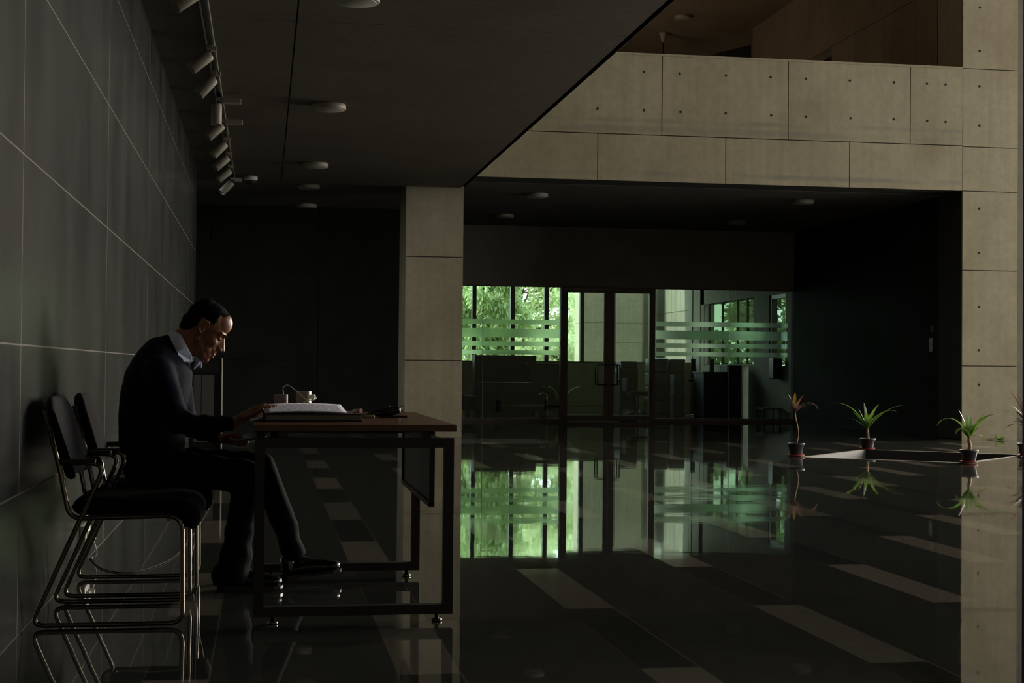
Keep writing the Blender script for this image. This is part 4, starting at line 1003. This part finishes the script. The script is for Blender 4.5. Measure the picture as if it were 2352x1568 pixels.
# arms inside the sleeves keep head and hands one continuous body
b.cap((-.44, YM, .94), (-.437, YM-.165, .93), .05, .04); b.cap((-.437, YM-.165, .93), (-.352, 6.485, .733), .035, .03); b.cap((-.352, 6.485, .733), (-.27, 6.455, .718), .03, .027); b.cap((-.27, 6.455, .718), (-.115, 6.42, .732), .027, .025)
b.cap((-.44, YM, .94), (-.437, YM+.165, .93), .05, .04); b.cap((-.437, YM+.165, .93), (-.340, 6.953, .71), .035, .03); b.cap((-.34, 6.953, .70), (-.20, 6.86, .645), .03, .025)
# right hand resting on the papers
def finger(b, pts, r0, r1):
    for i in range(len(pts)-1):
        ra = r0+(r1-r0)*i/(len(pts)-1); rb = r0+(r1-r0)*(i+1)/(len(pts)-1); b.cap(pts[i], pts[i+1], ra, rb)
Wr = Vector((-.112, 6.42, .733))
b.cap(Wr, (-.075, 6.40, .758), .024, .022)
for dy in (-.030, -.010, .010, .028): b.cap((-.080, 6.40+dy*.7, .757), (-.030, 6.385+dy, .796-abs(dy)*.2), .017, .0125)
for dy, L, zt in ((-.034, .72, .0), (-.012, .90, .002), (.010, 1.0, .004), (.031, .92, .004)):
    x0, y0, z0 = -.028, 6.385+dy, .797-abs(dy)*.2
    finger(b, [(x0, y0, z0), (x0+.036*L, y0-.004, z0+.010), (x0+.064*L, y0-.007, z0+.001), (x0+.082*L, y0-.008, .7975+zt*.5)], .0105, .0078)
finger(b, [(-.078, 6.375, .752), (-.050, 6.345, .762), (-.024, 6.325, .777), (-.004, 6.318, .790)], .0135, .0088)
# left hand holding the phone below the table edge
b.cap((-.20, 6.86, .645), (-.165, 6.84, .642), .025, .022)
for dy in (-.028, -.009, .010, .027): b.cap((-.172, 6.84+dy*.7, .640), (-.120, 6.815+dy, .630), .016, .0125)
for k, dy in enumerate((-.030, -.010, .010, .028)):
    finger(b, [(-.120, 6.815+dy, .628), (-.092, 6.81+dy, .618), (-.072, 6.808+dy, .622), (-.068, 6.80+dy, .634)], .0100, .0076)
finger(b, [(-.170, 6.80, .650), (-.142, 6.782, .662), (-.112, 6.775, .660), (-.092, 6.778, .652)], .0135, .0090)
def sculpt(co):
    q = HM.inverted() @ co
    f, s, u = q
    if f > .03 and abs(s) < .08:
        for sg in (-1, 1):
            g = math.exp(-((s-sg*.031)**2/(2*.012**2) + (u-.006)**2/(2*.0075**2))); f -= .009*g      # eye socket
            g = math.exp(-((s-sg*.031)**2/(2*.010**2) + (u+.003)**2/(2*.0018**2))); f -= .0022*g      # lid crease
        g = math.exp(-((u+.0803)**2/(2*.0016**2) + s*s/(2*.017**2))); f -= .0045*g                    # mouth line
        g = math.exp(-((u+.098)**2/(2*.005**2) + s*s/(2*.02**2))); f -= .003*g                      # below the lip
        for sg in (-1, 1):
            g = math.exp(-((s-sg*(.022+.25*max(0, -u-.045)))**2/(2*.003**2))) * (1 if -.085 < u < -.04 else 0); f -= .0012*g
        return HM @ Vector((f, s, u))
    return co
body = blob('body', b, .0032, 3, sculpt); body.transform(Matrix.Translation(-PB)); bo = part('body', body, SKIN, man)
# hair: close-cropped shell over the skull, receding at the temples
b = MB()
he(b, (-.005, 0, .038), (.099, .0768, .0845)); he(b, (-.041, 0, .055), (.0545, .069, .065)); he(b, (.040, 0, .0565), (.0555, .0625, .056)); hc(b, (-.05, 0, -.01), (-.037, 0, -.055), .056, .0575)
rg = random.Random(3)
hair = blob('hair', b, .004, 4)
bmh = bmesh.new(); bmh.from_mesh(hair); HI = HM.inverted(); kill = []
for v in bmh.verts:
    f, s, u = HI @ v.co; a = abs(s)
    front = .062-.40*max(0, a-.025) if u > .085 else .030+.10*max(0, u-.03)
    if a > .045 and u < .085: front = .030 if u > .03 else .018
    low = -.004 if f > -.012 else -.004-(-.012-f)*1.15
    low = max(low, -.066)+rg.gauss(0, .002)
    front += rg.gauss(0, .0025)
    if a > .05 and -.03 < f < .022 and u < .034: low = .036 if f < .012 else -.004
    if f > front or u < low: kill.append(v)
    else: v.co += (HM.to_3x3() @ Vector((rg.gauss(0, .0004), rg.gauss(0, .0004), rg.gauss(0, .0007))))
bmesh.ops.delete(bmh, geom=kill, context='VERTS'); bmh.to_mesh(hair); bmh.free()
hair.transform(Matrix.Translation(-PB)); ho = part('hair', hair, HAIRM, man)
for s in (-1, 1):
    b = MB()
    for k in range(5):
        a0, a1 = .012+.009*k, .012+.009*(k+1); zf = lambda a: (.1045-.30*max(0, a-.012)-.25*max(0, a-.035), .0215+.10*(a-.012)*(1 if a < .04 else .2))
        hc(b, (zf(a0)[0], s*a0, zf(a0)[1]), (zf(a1)[0], s*a1, zf(a1)[1]), .0032, .0030)
    me_ = b.mesh('eyebrow', off=PB); part('eyebrow', me_, BROWM, man)
    b = MB(); hc(b, (.0925, s*.024, -.0045), (.0885, s*.040, -.0055), .0022, .0018); me_ = b.mesh('eyelashes', off=PB); part('eyelashes', me_, BROWM, man)
# jumper
b = MB()
TOR = [(.50, -.595, -.345, .160), (.575, -.610, -.335, .165), (.645, -.620, -.330, .168), (.75, -.623, -.322, .175), (.85, -.615, -.308, .182), (.93, -.597, -.302, .185), (.985, -.565, -.325, .160), (1.025, -.535, -.375, .115)]
for (z0, b0, f0, w0), (z1, b1, f1, w1) in zip(TOR, TOR[1:]):
    for k in range(3):
        t_ = k/3; zb, bb, ff, ww = (z0+(z1-z0)*t_, b0+(b1-b0)*t_, f0+(f1-f0)*t_, w0+(w1-w0)*t_)
        b.ell(((bb+ff)/2, YM, zb), ((ff-bb)/2, ww, .062))
b.ell((-.452, YM, 1.028), (.072, .100, .056)); b.cap((-.46, YM, 1.035), (-.392, YM, 1.030), .060, .066); b.cap((-.44, YM, 1.045), (-.402, YM, 1.052), .052, .056)
for s in (-1, 1):
    b.cap((-.43, YM+s*.05, 1.005), (-.44, YM+s*.160, .940), .055, .070)
    b.cap((-.435, YM+s*.17, .93), (-.36+(.01 if s > 0 else 0), YM+s*.235, .735), .070, .058)
b.cap((-.355, 6.485, .733), (-.27, 6.455, .718), .056, .047); b.cap((-.27, 6.455, .718), (-.130, 6.42, .727), .047, .033)
b.cap((-.345, 6.955, .72), (-.33, 6.95, .69), .054, .05); b.cap((-.33, 6.95, .69), (-.205, 6.862, .648), .048, .033)
b.cap((-.36, YM, .86), (-.34, YM, .76), .06, .05)
def cuff(co):
    x = min(co.x, -.121) if co.y < 6.56 and co.z < .80 else co.x
    if co.y > 6.76 and x > -.195 and co.z < .72: x = -.195
    return Vector((x, co.y, co.z))
def jshape(co):
    co = cuff(co)
    # folds in the crook of the sleeve and over the chest
    w = .0035*math.sin(co.x*95+co.z*40) * math.exp(-((co.x+.27)**2)/.01) if co.z < .80 else .003*math.sin(co.z*70+co.x*45)*math.exp(-((co.z-.80)**2)/.02)
    return Vector((co.x, co.y, co.z+w))
j = blob('jumper', b, .008, 14, jshape); j.transform(Matrix.Translation(-PB)); part('jumper', j, KNIT, man)
# shirt collar: standing band with two pointed wings, and a knotted pale neckcloth
b = MB(); cc = Vector((-.352, YM, 1.049)); ax = Vector((.89, 0, .455)).normalized(); ay = Vector((0, 1, 0)); dn = Vector((.455, 0, -.89)).normalized()
n = 32
def ringp(r, h): return [b.b.verts.new(cc + dn*(r*1.06*math.cos(k*2*math.pi/n)) + ay*(r*math.sin(k*2*math.pi/n)) + ax*h) for k in range(n)]
rings = [ringp(.060, -.03), ringp(.0625, .020), ringp(.066, .023), ringp(.071, .018), ringp(.080, -.024), ringp(.076, -.026)]
for P_, Q_ in zip(rings, rings[1:]):
    for k in range(n): b.b.faces.new((P_[k], P_[(k+1) % n], Q_[(k+1) % n], Q_[k])).smooth = True
me_ = b.mesh('shirt_collar', off=PB); col_o = part('shirt_collar', me_, SHIRT, man, 'pale blue-white shirt collar')
for s in (-1, 1):
    b = MB()
    fold = lambda a, rr, h: cc + dn*(rr*1.06*math.cos(R(a))) + ay*(s*rr*math.sin(R(a))) + ax*h
    pts = [fold(78, .0735, .016), fold(48, .0735, .019), fold(18, .0735, .018), Vector((-.306, YM+s*.038, .985)), Vector((-.352, YM+s*.086, .984)), fold(82, .083, -.024)]
    b.poly(pts, thick=(0, s*.003, .001)); me_ = b.mesh('collar_wing', off=PB); part('collar_wing', me_, SHIRT, col_o)
b = MB()
b.cap((-.293, YM-.012, 1.003), (-.284, YM-.015, .985), .010, .013); b.cap((-.284, YM-.015, .985), (-.300, YM-.02, .955), .013, .005); b.cap((-.290, YM+.01, 1.0), (-.275, YM+.01, .968), .010, .011); b.cap((-.275, YM-.005, .985), (-.272, YM, .972), .010, .008)
kn = blob('neckcloth', b, .003, 2); kn.transform(Matrix.Translation(-PB)); part('neckcloth', kn, mat('patterned_cloth', (.62, .68, .82), .8, c2=(.20, .22, .30), nscale=90), man, 'knotted patterned pale neckcloth')
# trousers
b = MB()
b.ell((-.46, YM, .50), (.125, .17, .075)); b.ell((-.44, YM, .54), (.12, .165, .07))
b.cap((-.43, YM-.09, .525), (-.055, 6.60, .495), .088, .070); b.cap((-.055, 6.60, .495), (-.095, 6.60, .25), .068, .064); b.cap((-.095, 6.60, .25), (-.115, 6.60, .09), .064, .075)
b.cap((-.43, YM+.09, .53), (-.005, 6.86, .520), .085, .064); b.cap((-.005, 6.86, .520), (.095, 6.86, .28), .064, .058); b.cap((.095, 6.86, .28), (.145, 6.86, .125), .058, .052)
b.cap((-.115, 6.60, .09), (-.130, 6.60, .06), .075, .085)
def hem(co):
    x, y, z = co
    if z < .30: x += .004*math.sin(z*60+x*30)
    if y < 6.73 and z < .028: z = .028
    if y > 6.73 and x > .0:
        lim = .075+(x-.09)*.45
        if z < lim: z = lim
    if z > .30 and y < 6.9: z += .003*math.sin(x*55+y*20)
    return Vector((x, y, z))
j = blob('trousers', b, .008, 10, hem); j.transform(Matrix.Translation(-PB)); part('trousers', j, TROU, man)
# shoes
def shoe(base, rx, tilt):
    M = Matrix.Translation(base) @ Matrix.Rotation(rx, 4, 'Z') @ Matrix.Rotation(-tilt, 4, 'Y')
    up = MB(); up.cap((.045, 0, .052), (.04, 0, .085), .038, .036); up.cap((.045, 0, .048), (.13, 0, .050), .038, .036); up.cap((.13, 0, .050), (.215, -.002, .040), .038, .034); up.ell((.235, 0, .040), (.042, .040, .026)); up.cap((.10, 0, .075), (.16, 0, .058), .028, .024)
    def fl(co): return Vector((co.x, co.y, max(co.z, .020)))
    u = blob('upper', up, .004, 3, fl); u.transform(Matrix.Translation(-PB) @ M)
    so = MB(); outl = [(0, .028), (.03, .036), (.08, .034), (.13, .032), (.19, .042), (.24, .042), (.27, .028), (.281, .0)]
    pts = [(x, y) for x, y in outl] + [(x, -y) for x, y in outl[::-1][1:]]
    so.poly([(x, y, .010) for x, y in pts], thick=(0, 0, .013)); so.poly([(x, y, .0) for x, y in [(-.002, .028), (.03, .036), (.078, .034), (.078, -.034), (.03, -.036), (-.002, -.028)]], thick=(0, 0, .012))
    sm = so.mesh('sole'); sm.transform(Matrix.Translation(-PB) @ M)
    s_ = part('shoe', u, LEATHER, man, 'polished black lace-up shoe'); part('sole', sm, BLACKP, s_)
    la = MB()
    for k in range(4):
        x = .098+k*.018; z = .101-k*.0065; la.tube([(x, -.022, z-.010), (x+.006, 0, z+.001), (x, .022, z-.010)], .0022, n=6)
    lm_ = la.mesh('laces'); lm_.transform(Matrix.Translation(-PB) @ M); part('laces', lm_, mat('laces', (.05, .05, .05), .6), s_)
shoe(Vector((-.185, 6.60, .001)), R(-2), 0); shoe(Vector((.085, 6.86, .002)), R(5), R(6))
# phone in his left hand
b = MB().box(-.07, .07, -.036, .036, -.004, .004, .003, M=Matrix.Translation((-.052, 6.805, .644)) @ Matrix.Rotation(R(-10), 4, 'Y') @ Matrix.Rotation(R(-6), 4, 'Z'))
single('mobile_phone', b, BLACKP, 'dark mobile phone held low in the man’s left hand', 'phone', Vector((-.052, 6.805, .638)))
